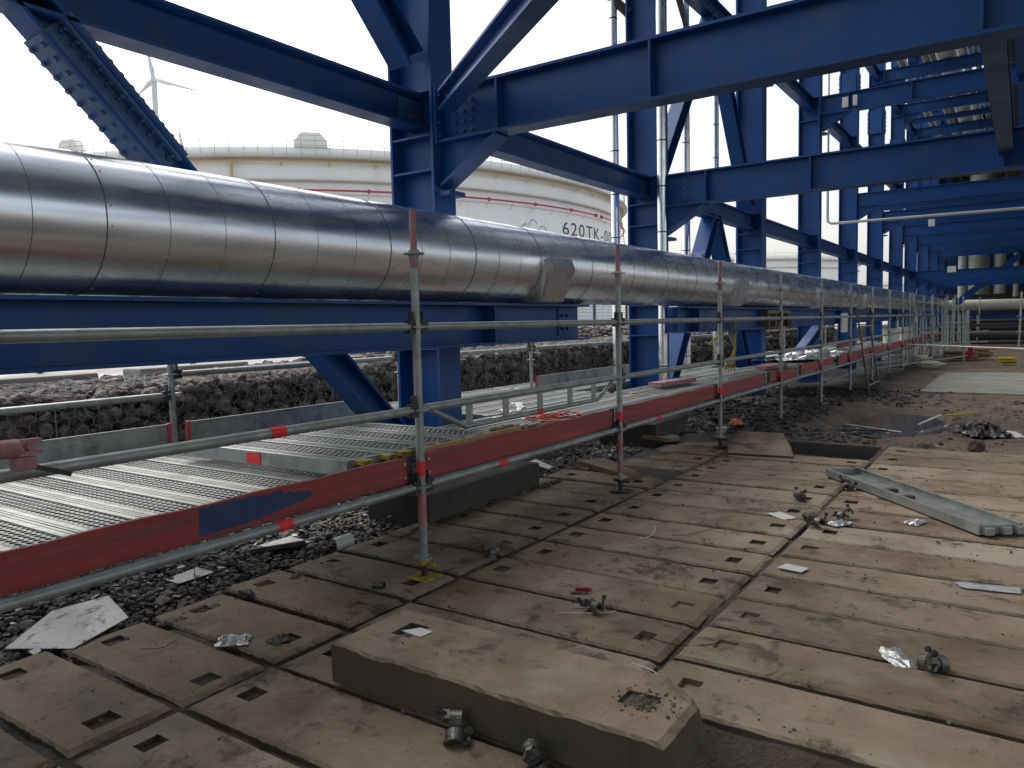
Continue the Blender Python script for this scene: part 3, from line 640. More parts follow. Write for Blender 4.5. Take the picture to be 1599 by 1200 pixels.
# ------------------------------------------------------------------ silver insulated pipe
R0, ZP, YE = .352, 2.0, 47.6
t = thing('insulated_pipe', 'large silver clad pipe running the length of the rack above the scaffold', 'pipe', (XP, -2, ZP))
ns, ys = 64, [-3.0]
seams = []; y = -2.9
while y < YE-.5:
    seams.append(y); y += .965
Yl = [];
for s_ in seams: Yl += [(s_, 0), (s_+.32, 1), (s_+.64, 1)]
rad = []; yy = []
rng2 = random.Random(3)
for (s_, kind) in Yl:
    b_ = rng2.uniform(-.0006, .0006)
    if kind == 0:
        for dy, dr in ((-.07, 0), (-.02, 0), (.02, .0004), (.09, 0)): yy.append(s_+dy); rad.append(dr+b_)
    else:
        for dy, dr in ((-.03, 0), (.03, 0)): yy.append(s_+dy); rad.append(dr+b_)
yy.append(YE-.4); rad.append(0)
pm = MB(); V = []
for y_, dr in zip(yy, rad):
    wob = [1+.0008*math.sin(3*a_+y_*1.1)+.0005*math.sin(7*a_+y_*2.3) for a_ in np.linspace(0, 6.2832, ns, endpoint=False)]
    for i in range(ns): a_ = 2*math.pi*i/ns; V.append((XP+(R0+dr)*wob[i]*math.cos(a_), y_, ZP+(R0+dr)*wob[i]*math.sin(a_)))
F = [(j*ns+i, (j+1)*ns+i, (j+1)*ns+(i+1) % ns, j*ns+(i+1) % ns) for j in range(len(yy)-1) for i in range(ns)]
pm.add(V, F, True); po = pm.build('pipe_cladding', 'alu', t)
for (s_, kind) in Yl:
    if kind and s_ > 9.5: continue
    if s_ > YE-.6: continue
    w_, e_ = ((.0035, .0035) if kind == 0 else (.002, .0016)); sm_ = MB(); V = []
    for dy, dr in ((-w_, .0005), (-w_*.5, e_), (w_*.5, e_), (w_, .0005)):
        for i in range(48): a_ = 2*math.pi*i/48; V.append((XP+(R0+dr)*math.cos(a_), s_+dy+.002*math.sin(2*a_+s_), ZP+(R0+dr)*math.sin(a_)))
    sm_.add(V, [(j*48+i, (j+1)*48+i, (j+1)*48+(i+1) % 48, j*48+(i+1) % 48) for j in range(3) for i in range(48)], True); sm_.build('lap_seam', 'seam', t)
    if kind == 0 and s_ < 14:
        rv = MB()
        for i in range(10):
            a_ = -1.2+i*.27; q = Vector((XP+R0*math.cos(a_), s_+.024, ZP+R0*math.sin(a_))); d_ = Vector((math.cos(a_), 0, math.sin(a_))); rv.tube(q-d_*.002, q+d_*.0035, .0045, 6)
        rv.build('rivet_row', 'zinc', t)
def shoe(y, s=1.0):
    """insulated shoe box on the lower flank of the pipe"""
    m = MB(); w = .22*s
    for sy in (-1, 1): pass
    a0, a1 = math.radians(-88), math.radians(4)
    V = []; n_ = 8
    for yy_ in (y-w, y+w):
        for i in range(n_+1):
            a_ = a0+(a1-a0)*i/n_; V.append((XP+R0*.99*math.cos(a_), yy_, ZP+R0*.99*math.sin(a_)))
    out_ = [(XP+.10, -.36), (XP+.30, -.345), (XP+.44, -.05), (XP+.40, .045)]
    base = len(V)
    for yy_ in (y-w*.9, y+w*.9):
        for (x, z) in out_: V.append((x+(0), yy_, ZP+z))
    b1, b2 = base, base+4
    F = [(b1+i, b1+i+1, b2+i+1, b2+i) for i in range(3)]
    F.append((b1, b1+1, b1+2, b1+3, n_, n_-2, n_-4, n_-6, 0)); F.append(tuple(reversed((b2, b2+1, b2+2, b2+3, 2*n_+1, 2*n_-1, 2*n_-3, 2*n_-5, n_+1))))
    F.append((b1+3, b2+3, 2*n_+1, n_)); F.append((0, n_+1, b2, b1))
    m.add(V, F); return m
for y_ in (6.05, 11.5, 17.0, 22.5): shoe(y_).build('shoe_box', 'aludull', t)
m = MB(); th = [math.radians(a_) for a_ in range(90, -1, -10)]
cream = thing('cream_pipe', 'cream coated pipe turning right at the far end of the silver pipe', 'pipe', (XP, YE, 2.0))
pts = [(XP, YE-.75, 1.93), (XP, YE-.1, 1.93)]+[(XP+.55-.55*math.cos(a_), YE-.1+.55*math.sin(a_), 1.93) for a_ in np.linspace(.1, math.pi/2, 9)]+[(0, YE+.45, 1.90), (9, YE+.45, 1.88)]
m.path(pts, .285, 24); m.build('pipe_run', 'cream', cream)
m = MB(); m.tube((XP, YE-.42, ZP), (XP, YE-.36, ZP), R0*.97, 40); m.build('end_ring', 'cream', cream)
# ------------------------------------------------------------------ upright clad pipes by the second column
def riser(label, x, y, r, z0, z1, seam=.62):
    t = thing('riser_pipe', label, 'pipe', (x, y, z0), 'thin silver upright pipes')
    m = MB(); m.tube((x, y, z0), (x, y, z1), r, 20); m.build('pipe_cladding', 'alu', t)
    z = z0+.3
    while z < z1-.1: m = MB(); m.tube((x, y, z-.008), (x, y, z+.008), r+.004, 20); m.build('band', 'dark', t); z += seam
    return t
riser('thin silver upright pipe left of the second column, in front of the storage tank', -5.0, 10.16, .062, -.1, 13)
riser('slim pale upright pipe touching the left side of the second column', -5.0, 10.78, .05, -.1, 13)
riser('silver upright pipe standing right in front of the second column', -4.2, 9.98, .063, -.1, 13)
riser('silver upright pipe just right of the second column, behind the cross beam', -5.0, 12.95, .075, -.1, 15)
riser('slim silver upright pipe midway between the second and third columns', -5.0, 14.5, .065, -.1, 17)
riser('very thin upright conduit left of the third column', -5.0, 15.75, .03, -.1, 17, 1.3)
m = MB(); m.obox((-4.98, 9.95, 6.02), (.04, 0, 0), (0, .42, -.0), (0, 0, .05)); 
for k, (a, b) in enumerate([((-5.05, 10.12, 6.12), (-4.78, 10.22, 5.82)), ((-4.3, 10.45, 6.6), (-4.9, 12.9, 6.3))]):
    m = MB(); d = Vector(b)-Vector(a); u_ = Vector((0, 0, 1)); s_ = d.cross(u_).normalized(); m.obox((Vector(a)+Vector(b))/2, d/2, s_*.035, s_.cross(d.normalized())*.06)
    tag(m.build('pipe_bracket', 'dark'), ['dark bracket tying the leftmost upright pipe to the second column', 'dark bracket tying the upright pipe on the right to the second column'][k], 'bracket')
t = thing('thin_white_pipe', 'thin white pipe dropping by the fourth column then running right under the beams', 'pipe', (-4.5, 22, 3.97))
m = MB(); m.path([(-4.5, 22, 8.6), (-4.5, 22, 4.2), (-4.49, 22, 4.02), (-4.4, 22, 3.965), (-4.2, 22, 3.96), (7, 22, 3.87)], .035, 10); m.build('pipe_run', 'whitepipe', t)
for k, (x, y, z, w) in enumerate([(-3.72, 20.09, 6.60, .14), (-3.50, 20.09, 6.61, .10), (-2.75, 30.0, 4.6, .2), (-2.5, 35.3, 3.25, .3)]):
    m = MB(); m.box(x-w/2, x+w/2, y-.05, y-.003, z-.12, z+.12); tag(m.build('junction_box', 'plastic', bevel=.01), ['left white junction box on the middle cross beam of the fourth column', 'right white junction box on the middle cross beam of the fourth column', 'small white box on a far cross beam', 'white box on the farthest visible cross beams'][k], 'junction box')
# ------------------------------------------------------------------ pipes on the rack levels overhead
OH = [(-3.75, .13, 'palepipe'), (-3.02, .12, 'palepipe'), (-2.45, .33, 'whitepipe'), (-1.92, .13, 'whitepipe'), (-1.58, .09, 'palepipe'), (-1.0, .30, 'whitepipe'), (-.3, .22, 'palepipe'), (.5, .33, 'whitepipe'), (1.4, .3, 'palepipe'), (2.4, .4, 'whitepipe'), (3.5, .35, 'palepipe'), (4.5, .3, 'whitepipe'), (5.6, .4, 'palepipe'), (6.7, .35, 'whitepipe')]
for k, (x, r, mt) in enumerate(OH):
    m = MB(); m.tube((x, -12, LV['C']+r+.01), (x, 66, LV['C']+r+.01), r, 18)
    tag(m.build('overhead_pipe', mt), f'pale pipe on the upper rack level, {ORD[k]} from the left'.replace('nearest', 'first'), 'pipe', 'pipes on the upper rack level')
for k, (x, r, mt) in enumerate([(.62, .3, 'whitepipe'), (1.5, .25, 'palepipe'), (2.4, .4, 'whitepipe'), (3.5, .35, 'palepipe'), (4.6, .4, 'whitepipe'), (5.8, .45, 'palepipe'), (6.9, .35, 'palepipe')]):  # wholly out of view, added for the shade they cast
    m = MB(); m.tube((x, -12, LV['B']+r+.01), (x, 66, LV['B']+r+.01), r, 18)
    tag(m.build('overhead_pipe', mt), f'unseen pipe added for shade on the middle rack level, {ORD[k]} from the left'.replace('nearest', 'first'), 'pipe', 'unseen shading pipes on the middle rack level')
for k, (x, r, y0, mt) in enumerate([(-3.6, .2, 42, 'whitepipe'), (-2.9, .28, 44, 'palepipe'), (-2.2, .1, 42, 'whitepipe'), (-1.6, .32, 44, 'palepipe'), (-.9, .13, 42, 'whitepipe'), (-.3, .3, 44, 'palepipe')]):
    m = MB(); m.tube((x, y0, LV['B']+r+.01), (x, 66, LV['B']+r+.01), r, 18); tag(m.build('far_pipe', mt), f'far pale pipe on the middle rack level, {ORD[k]} from the left'.replace('nearest', 'first'), 'pipe', 'far pipes on the middle rack level')
m = MB()  # unseen deck, added to shade the beams and ground beneath
for i in range(31):
    m.box(-1.2+i*.3, -1.2+i*.3+.27, -12, 13.4, 7.32, 7.36)
for y in range(-11, 14, 2): m.box(-1.2, 8.1, y-.05, y+.05, 7.18, 7.31)
tag(m.build('shade_deck', 'dark'), 'unseen dark deck added over the camera to shade the rack', 'light blocker')
m = MB(); m.box(-5.6, 9, 56, 67.8, 16.0, 16.3); m.box(8.8, 9, 46, 67.8, -.5, 16); m.box(-5.6, -5.4, 52, 67.8, 5.5, 16); tag(m.build('shade_enclosure', 'darkpanel'), 'dark enclosure added to shade the far end of the rack', 'shelter')  # roof and side walls added to keep light off the far end
m = MB(); m.box(0, 12.8, -17, -16, -1, 11)  # unseen wall, added to block the sky from the south
for i in range(8): m.box(.2+i*1.55, 1.5+i*1.55, -15.97, -15.9, -.5, 10.8)
tag(m.build('sky_blocker_wall', 'darkpanel'), 'unseen dark wall added behind the camera to block sky light', 'backdrop')
# far end under the rack: added dark backdrop in place of deep shade, and vessels
m = MB(); m.box(-5.5, 9, 68, 69, -1, 17)
for i in range(30): m.box(-5.5, 9, 67.9, 67.97, .2+i*.55, .42+i*.55)
tag(m.build('dark_backdrop', 'darkpanel'), 'added dark backdrop standing in for deep shade at the far end of the rack', 'backdrop')
for k, (x, r, z0, z1, mt) in enumerate([(-3.2, .22, 2.4, 6, 'whitepipe'), (-2.35, .55, 2.6, 7, 'palepipe'), (-1.3, .3, 2.6, 6, 'whitepipe'), (-.5, .15, 2.4, 5.2, 'whitepipe')]):
    m = MB(); m.tube((x, 53, z0), (x, 53, z1+3), r, 20); tag(m.build('upright_vessel', mt), f'pale upright pipe beyond the cream pipe, {ORD[k]} from the left'.replace('nearest', 'first'), 'pipe', 'pale upright pipes at the far end')
for k in range(9):
    y = 40.5+k*1.1; z = [.15, .5, .9, .3, 1.1, .7, .2, 1.35, .6][k]; m = MB(); m.tube((-4.1 if k % 2 else -2.6, y, z), (7, y, z+.02), [.09, .14, .06, .2, .07, .12, .22, .1, .16][k], 14)
    tag(m.build('low_pipe', ['dark', 'galvdark', 'dark'][k % 3]), f'dark low pipe crossing under the far end of the rack, {FST[k]} of nine', 'pipe', 'low pipes under the far end')
for k in range(7):
    z = [.1, .5, .95, 1.4, 2.6, 3.0, 3.5][k]; m = MB(); m.box(-5, 7, 52+k*.8, 52.25+k*.8, z, z+.14)
    tag(m.build('far_rail', 'dark'), f'far horizontal rail under the rack, {ORD[k]} from the ground'.replace('nearest', 'first'), 'rail', 'far horizontal rails under the rack')
# ------------------------------------------------------------------ scaffold
XF, XR, BAY, Y1 = -2.85, -5.45, 2.575, 3.25
def post_proto(zbase, ztop, jack=True, cat='scaffold post', pink=True):
    t = thing('scaffold_post', '', cat, (0, 0, 0)); m = MB(); m.tube((0, 0, zbase+.12), (0, 0, 1.78), .0242, 16); m.build('tube', 'galv', t, local=True)
    m = MB(); m.tube((0, 0, 1.781), (0, 0, ztop), .019, 12); m.tube((0, 0, 1.781), (0, 0, 1.84), .026, 12); m.build('spigot', 'pink' if pink else 'galv', t, local=True)
    for z in (.12+max(zbase, 0), .54, .98, 1.45, 1.86):
        m = MB(); m.tube((0, 0, z-.005), (0, 0, z+.005), .060, 12); m.tube((0, 0, z-.02), (0, 0, z+.02), .030, 12); m.build('rosette', 'galv', t, local=True)
    m = MB(); m.tube((0, 0, .60), (0, 0, .685), .0262, 16); m.build('tape', 'tape', t, local=True)
    m = MB(); m.tube((0, 0, zbase+.008), (0, 0, zbase+.13), .017, 12); m.build('jack_screw', 'dark', t, local=True)
    m = MB(); m.tube((0, 0, zbase+.075), (0, 0, zbase+.10), .034, 8); m.obox((.05, 0, zbase+.085), (.035, 0, 0), (0, .008, 0), (0, 0, .008)); m.obox((-.04, .03, zbase+.085), (.03, .02, 0), (-.004, .007, 0), (0, 0, .008)); m.build('jack_nut', 'yellow', t, local=True)
    m = MB(); m.box(-.075, .075, -.075, .075, zbase, zbase+.008); m.build('base_plate', 'yellow', t, local=True)
    return t
def fposts():
    out = []
    for k in range(-1, 13):
        y = Y1+k*BAY
        zb = 0.004 if k < 3 else (-.11 if k < 8 else -.1)
        t = post_proto(zb, 2.10, pink=(k in (0, 1, 2)))
        for c in children(t):
            if c.name.startswith('base_plate') and k != 0: c.data.materials[0] = M['dark']
            if c.name.startswith('jack_nut') and k != 0: c.data.materials[0] = M['dark']
        if k == 0:
            m = MB(); m.tube((0, 0, .30), (0, 0, .50), .0256, 16); m.build('painted_sleeve', 'pink', t, local=True)
        if k == 1:
            m = MB(); m.tube((0, 0, .16), (0, 0, .50), .0256, 16); m.build('painted_sleeve', 'pink', t, local=True)
        t.location = (XF, y, 0)
        t['label'] = 'front scaffold post just left of the picture' if k < 0 else ('nearest front scaffold post, standing on a yellow base plate' if k == 0 else f'{ORD[k]} front scaffold post along the near edge of the deck')
        t['category'] = 'scaffold post'; t['group'] = 'front row of scaffold posts'; out.append(t)
        if k in (3, 4):
            m = MB(); m.box(XF-.16, XF+.16, y-.14, y+.14, -.145, -.112); tag(m.build('sole_board', 'oldwood'), f'flat wooden sole board under the {ORD[k]} front scaffold post', 'board')
fposts()
for k in range(-1, 12):
    y = Y1+.10+k*BAY
    if k == 1: y -= .0
    t = thing('scaffold_post', 'rear scaffold post '+('at the far left' if k < 0 else f'on the gabion side of the deck, {ORD[k]} from the camera'), 'scaffold post', (XR, y, 0), 'rear row of scaffold posts')
    m = MB(); m.tube((0, 0, -.1), (0, 0, 1.30), .0242, 12); m.build('tube', 'galv', t, local=True)
    m = MB(); m.tube((0, 0, 1.22), (0, 0, 1.305), .0265, 12); m.build('tape', 'tape', t, local=True)
    for z in (.54, .98, 1.13): m = MB(); m.tube((0, 0, z-.005), (0, 0, z+.005), .055, 10); m.build('rosette', 'galv', t, local=True)
def ledger(name, label, group, p0, p1, r=.0242, heads=True, tapes=()):
    p0, p1 = Vector(p0), Vector(p1); t = thing(name, label, 'scaffold tube', tuple((p0+p1)/2), group); d = (p1-p0).normalized()
    m = MB(); m.tube(p0+d*.07, p1-d*.07, r, 14); m.build('tube', 'galv', t)
    if heads:
        for p, s in ((p0, 1), (p1, -1)):
            m = MB(); c = p+d*s*.055; side = d.cross(Vector((0, 0, 1))).normalized(); m.obox(c, d*.028, side*.022, (0, 0, .036)); m.obox(p+d*s*.045+Vector((0, 0, .035)), d*.006, side*.016, (0, 0, .05)); m.build('wedge_head', 'dark', t)
    for q in tapes:
        c = p0.lerp(p1, q); m = MB(); m.tube(c-d*.04, c+d*.04, r+.0025, 14); m.build('tape', 'tape', t)
    return t
for k in range(-1, 12):
    ya, yb = Y1+k*BAY, Y1+(k+1)*BAY; b = f'bay {k+2}'
    w = 'left of the nearest post' if k < 0 else f'just past the {ORD[k]} front post'
    ledger('guard_rail', f'top guard rail tube on the near side, {w}', 'top guard rail tubes', (XF, ya, 1.45), (XF, yb, 1.45))
    if k != 0: ledger('guard_rail', f'middle guard rail tube on the near side, {w}', 'middle guard rail tubes', (XF, ya, .98), (XF, yb, .98), tapes=(.615,) if k == -1 else ())
    ledger('deck_ledger', f'deck level tube under the toe board, {w}', 'deck level tubes', (XF, ya, .54), (XF, yb, .54), tapes=(.62,) if k in (-1,) else ((.31,) if k in (0, 1) else ()))
    w = 'at the far left' if k < 0 else f'past the {ORD[k]} rear post'
    ledger('rear_rail', f'guard rail tube on the gabion side, {w}', 'rear guard rail tubes', (XR, ya+.1, [.97, 1.13][k >= 0]), (XR, yb+.1, [.97, 1.13][k >= 0]), heads=k < 3)
    ledger('deck_transom', f'cross tube carrying the planks at the {"far left" if k < 0 else ORD[k]+" front post"}', 'cross tubes under the planks', (XF, ya, .50), (XR, ya+.1, .50), heads=False)
# lattice ledger of the first visible bay
t = thing('lattice_ledger', 'galvanized lattice guard rail between the nearest and second front posts', 'lattice ledger', (XF, 4.5, .98))
m = MB(); m.tube((XF, Y1+.06, .985), (XF, Y1+BAY-.06, .985), .0242, 14); m.build('top_chord', 'galv', t)
m = MB(); m.tube((XF, 3.68, .83), (XF, 5.42, .83), .017, 12); m.build('bottom_chord', 'galv', t)
for y in (3.72, 4.12, 4.55, 4.98, 5.36): m = MB(); m.box(XF-.004, XF+.004, y-.032, y+.032, .832, .965); m.build('strut_plate', 'galv', t)
for (a, b) in (((XF, 3.36, .965), (XF, 3.68, .83)), ((XF, 5.42, .83), (XF, 5.72, .965))): m = MB(); m.tube(a, b, .017, 12); m.build('end_strut', 'galv', t)
m = MB(); m.tube((XF, 4.50, .83), (XF, 4.57, .83), .0195, 12); m.build('tape', 'tape', t)
# toe boards, near side
def toeboard(label, ya, yb, z0=.565, z1=.715, x=XF-.045, tilt=0, patch=None):
    t = thing('toe_board', label, 'toe board', (x, (ya+yb)/2, z0), 'red toe boards'); th = .012
    m = MB(); n_ = 14; V = []
    for i in range(n_+1):
        y = ya+(yb-ya)*i/n_; dz = .004*math.sin(i*1.7)+tilt*(y-ya)
        V += [(x-th, y, z0+dz), (x+th, y, z0+dz), (x+th, y, z1+dz+.002*math.sin(i*3.1)), (x-th, y, z1+dz)]
    F = [(4*i+j, 4*i+(j+1) % 4, 4*i+4+(j+1) % 4, 4*i+4+j) for i in range(n_) for j in range(4)]+[(3, 2, 1, 0), (4*n_, 4*n_+1, 4*n_+2, 4*n_+3)]
    m.add(V, F); m.build('board', 'red', t, bevel=.003)
    for y, s in ((ya, 1), (yb, -1)):
        m = MB(); dz = tilt*(y-ya); m.box(x-th-.003, x+th+.003, y-.012, y+.03*s if s > 0 else y+.012, z0-.01+dz, z1+.006+dz) if s > 0 else m.box(x-th-.003, x+th+.003, y-.03, y+.012, z0-.01+dz, z1+.006+dz); m.build('end_bracket', 'dark', t)
        m = MB()
        for z in (z0+.035, z1-.035): m.tube((x+th, y+s*.055, z+dz), (x+th+.008, y+s*.055, z+dz), .009, 8)
        m.build('rivets', 'zinc', t)
    if patch:
        m = MB(); y0, y1 = patch; nn = 26; V = []
        for i in range(nn+1):
            y = y0+(y1-y0)*i/nn; lo = z0+.012+(.05*(i/nn)**2)+random.uniform(0, .012); hi = z1-.004-(.05*(i/nn)**3 if i < nn else .07)+random.uniform(-.012, .002)
            V += [(x+th+.0015, y+random.uniform(-.008, .008), lo), (x+th+.0015, y+random.uniform(-.008, .008), min(hi, z1-.006))]
        m.add(V, [(2*i, 2*i+2, 2*i+3, 2*i+1) for i in range(nn)]); m.build('paint_patch', 'bluepaint', t)
    return t
toeboard('red wooden toe board with a patch of blue paint, left of the nearest post', Y1-BAY+.05, Y1-.05, patch=(1.86, 2.48))
toeboard('red wooden toe board between the nearest and second front posts', Y1+.05, Y1+BAY-.05)
toeboard('red toe board between the second and third front posts', Y1+BAY+.05, Y1+2*BAY-.05)
toeboard('red toe board just past the third front post', Y1+2*BAY+.05, Y1+2*BAY+1.9, z0=.57, z1=.71)
toeboard('short red toe board by the fourth front post', Y1+3*BAY-.45, Y1+3*BAY+1.0, z0=.58, tilt=-.02)
toeboard('short red toe board before the fifth front post', Y1+3*BAY+1.3, Y1+4*BAY-.05, z0=.58, tilt=.01)
toeboard('small red toe board past the fifth front post', Y1+4*BAY+.15, Y1+4*BAY+1.2, z0=.6)
toeboard('small leaning red toe board before the sixth front post', Y1+4*BAY+1.6, Y1+5*BAY-.1, z0=.56, tilt=.03)
for k in range(5, 12): toeboard(f'distant red toe board past the {ORD[k]} front post', Y1+k*BAY+.1, Y1+(k+1)*BAY-(.1 if k % 2 else .7), z0=.58, z1=.74)
for k in range(5, 11, 2):
    toeboard(f'distant red toe board lying at the back of the deck by the {ORD[k]} post', Y1+k*BAY+.2, Y1+(k+1)*BAY-.3, z0=.62, z1=.78, x=XR+.5+.12*k)
# rear steel toe boards
for k, (ya, yb) in enumerate([(Y1-2*BAY+.1, Y1+.05), (Y1+.18, Y1+BAY-.3), (Y1+2*BAY+.15, Y1+3*BAY), (Y1+3*BAY+.15, Y1+4*BAY)]):
    t = thing('steel_toe_board', ['ribbed galvanized toe board at the back of the deck, leftmost', 'galvanized toe board with red end behind the deck, left of the nearest column', 'galvanized toe board at the back of the deck before the second column', 'galvanized toe board at the back of the deck past the second column'][k], 'toe board', (XR, (ya+yb)/2, .6), 'galvanized toe boards')
    m = MB(); x = XR+.03; m.box(x-.004, x+.004, ya, yb, .60, .75); m.box(x+.0045, x+.018, ya, yb, .745, .755); m.box(x+.0045, x+.018, ya, yb, .595, .605)
    if k == 0: m.box(x+.0045, x+.014, ya, yb, .665, .685)
    m.build('board', 'galv', t)
    for y in (ya, yb): m = MB(); m.box(x-.008, x+.022, y-.028 if y == yb else y, y if y == yb else y+.028, .59, .76); m.build('end_cap', 'redpipe', t)
# planks
def plank_proto(L, hooks):
    t = thing('steel_plank', '', 'plank'); w = .155
    m = MB(); m.add([(-L/2, -w, 0), (L/2, -w, 0), (L/2, w, 0), (-L/2, w, 0)], [(0, 1, 2, 3)])
    m.build('perforated_top', 'perf', t, local=True)
    m = MB()
    for s in (-1, 1):
        m.box(-L/2, L/2, min(s*w*.999, s*(w+.003)), max(s*w*.999, s*(w+.003)), -.055, .004)
        a, b = sorted((s*.100, s*w)); m.box(-L/2, L/2, a, b-.0005 if s > 0 else b, .0015, .0045)
        a, b = sorted((s*.094, s*.0995)); m.box(-L/2, L/2, a, b, .0012, .0065)
        a, b = sorted((s*.135, s*.141)); m.box(-L/2, L/2, a, b, .0046, .0072)
    m.box(-L/2-.002, -L/2+.035, -w+.001, w-.001, .0012, .0055); m.box(L/2-.035, L/2+.002, -w+.001, w-.001, .0012, .0055)
    m.box(-L/2-.003, -L/2-.0021, -w, w, -.055, .005); m.box(L/2+.0021, L/2+.003, -w, w, -.055, .005)
    m.build('side_rails', 'deck_edge', t, local=True)
    for s in (-1, 1):
        for q in (-.1, .1):
            m = MB(); g_ = 1.5 if hooks else 1.0; m.obox((s*(L/2+.027*g_), q, -.008), (.024*g_, 0, 0), (0, .026*g_, 0), (0, 0, .013)); m.obox((s*(L/2+.045*g_), q, -.042), (.007, 0, 0), (0, .026*g_, 0), (0, 0, .0205)); m.build('end_hook', 'yellow' if hooks else 'galv', t, local=True)
    return t
PG = 'perforated steel planks of the deck'
pX = plank_proto(2.24, False); pXs = plank_proto(1.54, True); pY = plank_proto(2.50, False)
first = {id(pX): True, id(pXs): True, id(pY): True}
def put(proto, x, y, z, rz, label, tilt=0):
    if first[id(proto)]: o = proto; first[id(proto)] = False
    else: o = copy_tree(proto)
    o.location = (x, y, z); o.rotation_euler = (tilt, 0, rz); tag(o, label, 'plank', PG); return o
PH = .322
for k in range(10): put(pX, -4.14, Y1-.17-k*PH, .575, math.pi+mk()*.2, f'perforated plank laid across the near left deck, {FST[k]} counted back from the nearest post')
for k in range(4): put(pXs, -3.885+k*.01, 3.13+k*PH, .705+k*.001, mk()*.3, f'raised perforated plank with yellow hooks, {FST[k]} of four from the left')
# lengthwise planks past the first post
for b in range(0, 12):
    yc = Y1+b*BAY+BAY/2
    for k in range(4 if b == 0 else 8):
        x = XF-.24-k*PH
        if abs(x-XC) < .40 and abs(yc-CY[min(range(1, 9), key=lambda q: abs(CY[q]-yc))]) < 1.5: continue
        put(pY, x, yc, .572+(.004*((k*7+b*3) % 4)), math.pi/2+mk()*.15, f'lengthwise perforated plank past the {ORD[b]} front post, {FST[k]} from the front edge')
for k in range(2):
    put(pY, -5.75+k*.33-.05, 7.0, .60, math.pi/2, ['outermost plank of the rear strip beyond the nearest column', 'inner plank of the rear strip beyond the nearest column'][k])
    put(pY, -5.75+k*.33-.05, 9.6, .60, math.pi/2, ['outermost plank of the rear strip near the second column', 'inner plank of the rear strip near the second column'][k])
# timber edge under the upper planks and the tray profile behind
m = MB(); m.box(XF-.115, XF-.080, 3.35, 4.42, .60, .735); tag(m.build('timber_board', 'wood', bevel=.003), 'bare timber board on edge behind the nearest post', 'board')
m = MB(); m.box(-4.68, -3.12, 2.935, 2.966, .625, .708); o = tag(m.build('steel_channel', 'galv'), 'galvanized channel lying across the deck where the upper planks begin', 'channel')
m = MB(); m.box(-4.0, -3.87, 2.9305, 2.9345, .63, .70); m.build('tape', 'tape', o)
# second bay slack items on the deck
def strap(name, label, cx, cy, z, n_, w, mat, spread_=.3, cat='strap'):
    m = MB(); r = random.Random(int(cx*100)); p = Vector((cx, cy, z)); pts = []
    a = r.uniform(0, 6)
    for i in range(n_):
        a += r.uniform(-1.1, 1.1); p = p+Vector((math.cos(a)*.055, math.sin(a)*.055, 0)); p.x += (cx-p.x)*.10; p.y += (cy-p.y)*.06; pts.append((p.x, p.y, z+.012+.02*abs(math.sin(i*1.3))))
    m.path(pts, w, 5); return tag(m.build(name, mat), label, cat)
strap('ratchet_strap', 'tangled orange ratchet strap on the deck behind the second post', -3.45, 6.1, .59, 60, .008, 'orange')
strap('ratchet_strap', 'orange strap end on the deck left of the second post', -3.55, 5.45, .59, 26, .007, 'orange')
strap('cable_coil', 'pale coiled rag and cable on the deck behind the lattice ledger', -4.3, 6.0, .59, 46, .013, 'plastic', cat='cable')
strap('cloth_scrap', 'crumpled brown cloth scrap on the deck beneath the lattice ledger', -3.25, 5.0, .59, 36, .015, 'oldwood', cat='cloth')
m = MB()
for i in range(5): m.path([(-4.15+.04*i, 12.05, .7+.1*i), (-4.1-.05*i, 12.1, 1.25-.05*i), (-4.0+.06*i, 12.0, 1.42), (-3.85, 12.1, .95+.05*i), (-4.1+.05*i, 12.2, .62)], .011, 6)
tag(m.build('hose', 'hose'), 'yellow hose hanging beside the third column under the pipe', 'hose')
for k, (x, y) in enumerate([(-3.6, 13.3), (-3.9, 9.6)]):
    m = MB(); m.obox((x, y, .63), (.05, .5, 0), (.09, -.01, 0), (0, 0, .03)); tag(m.build('loose_board', 'pink'), ['faded red board lying on the deck past the fourth post', 'faded red board lying on the deck by the second column'][k], 'board')
# far side clutter on the deck: buckets, sheet
for k, (x, y, r, h) in enumerate([(-3.45, 26.2, .25, .42), (-3.4, 29.2, .24, .42)]):
    t = thing('white_drum', ['large white drum on the far deck', 'smaller white drum behind the first on the far deck'][k], 'drum', (x, y, .6)); m = MB(); m.tube((x, y, .6), (x, y, .6+h), r*.92, 24, r); m.build('body', 'plastic', t); m = MB(); m.tube((x, y, .6+h), (x, y, .63+h), r*1.05, 24); m.build('rim', 'plastic', t)
def crumple(name, label, cx, cy, z, sx, sy, h, mat, cat, seed=1, rot=0, nn=12, shape=None):
    r = np.random.default_rng(seed); u = np.linspace(-1, 1, nn); A, B = np.meshgrid(u, u)
    edge = 1-np.maximum(abs(A), abs(B))
    H = h*(r.random((nn, nn))*.8+.2)*np.clip(edge*2.2+.25, 0, 1); A = A+r.normal(0, .07, A.shape); B = B+r.normal(0, .07, A.shape)
    ca, sa = math.cos(rot), math.sin(rot); X = cx+sx*A*ca-sy*B*sa; Y = cy+sx*A*sa+sy*B*ca
    o = grid_mesh(name, X, Y, z+.004+H, mat, False); return tag(o, label, cat)
crumple('foil_sheet', 'crumpled silver foil sheet on the deck by the fourth column', -3.95, 17.2, .6, .9, 2.0, .16, 'foil', 'foil', 5, 0, 22)
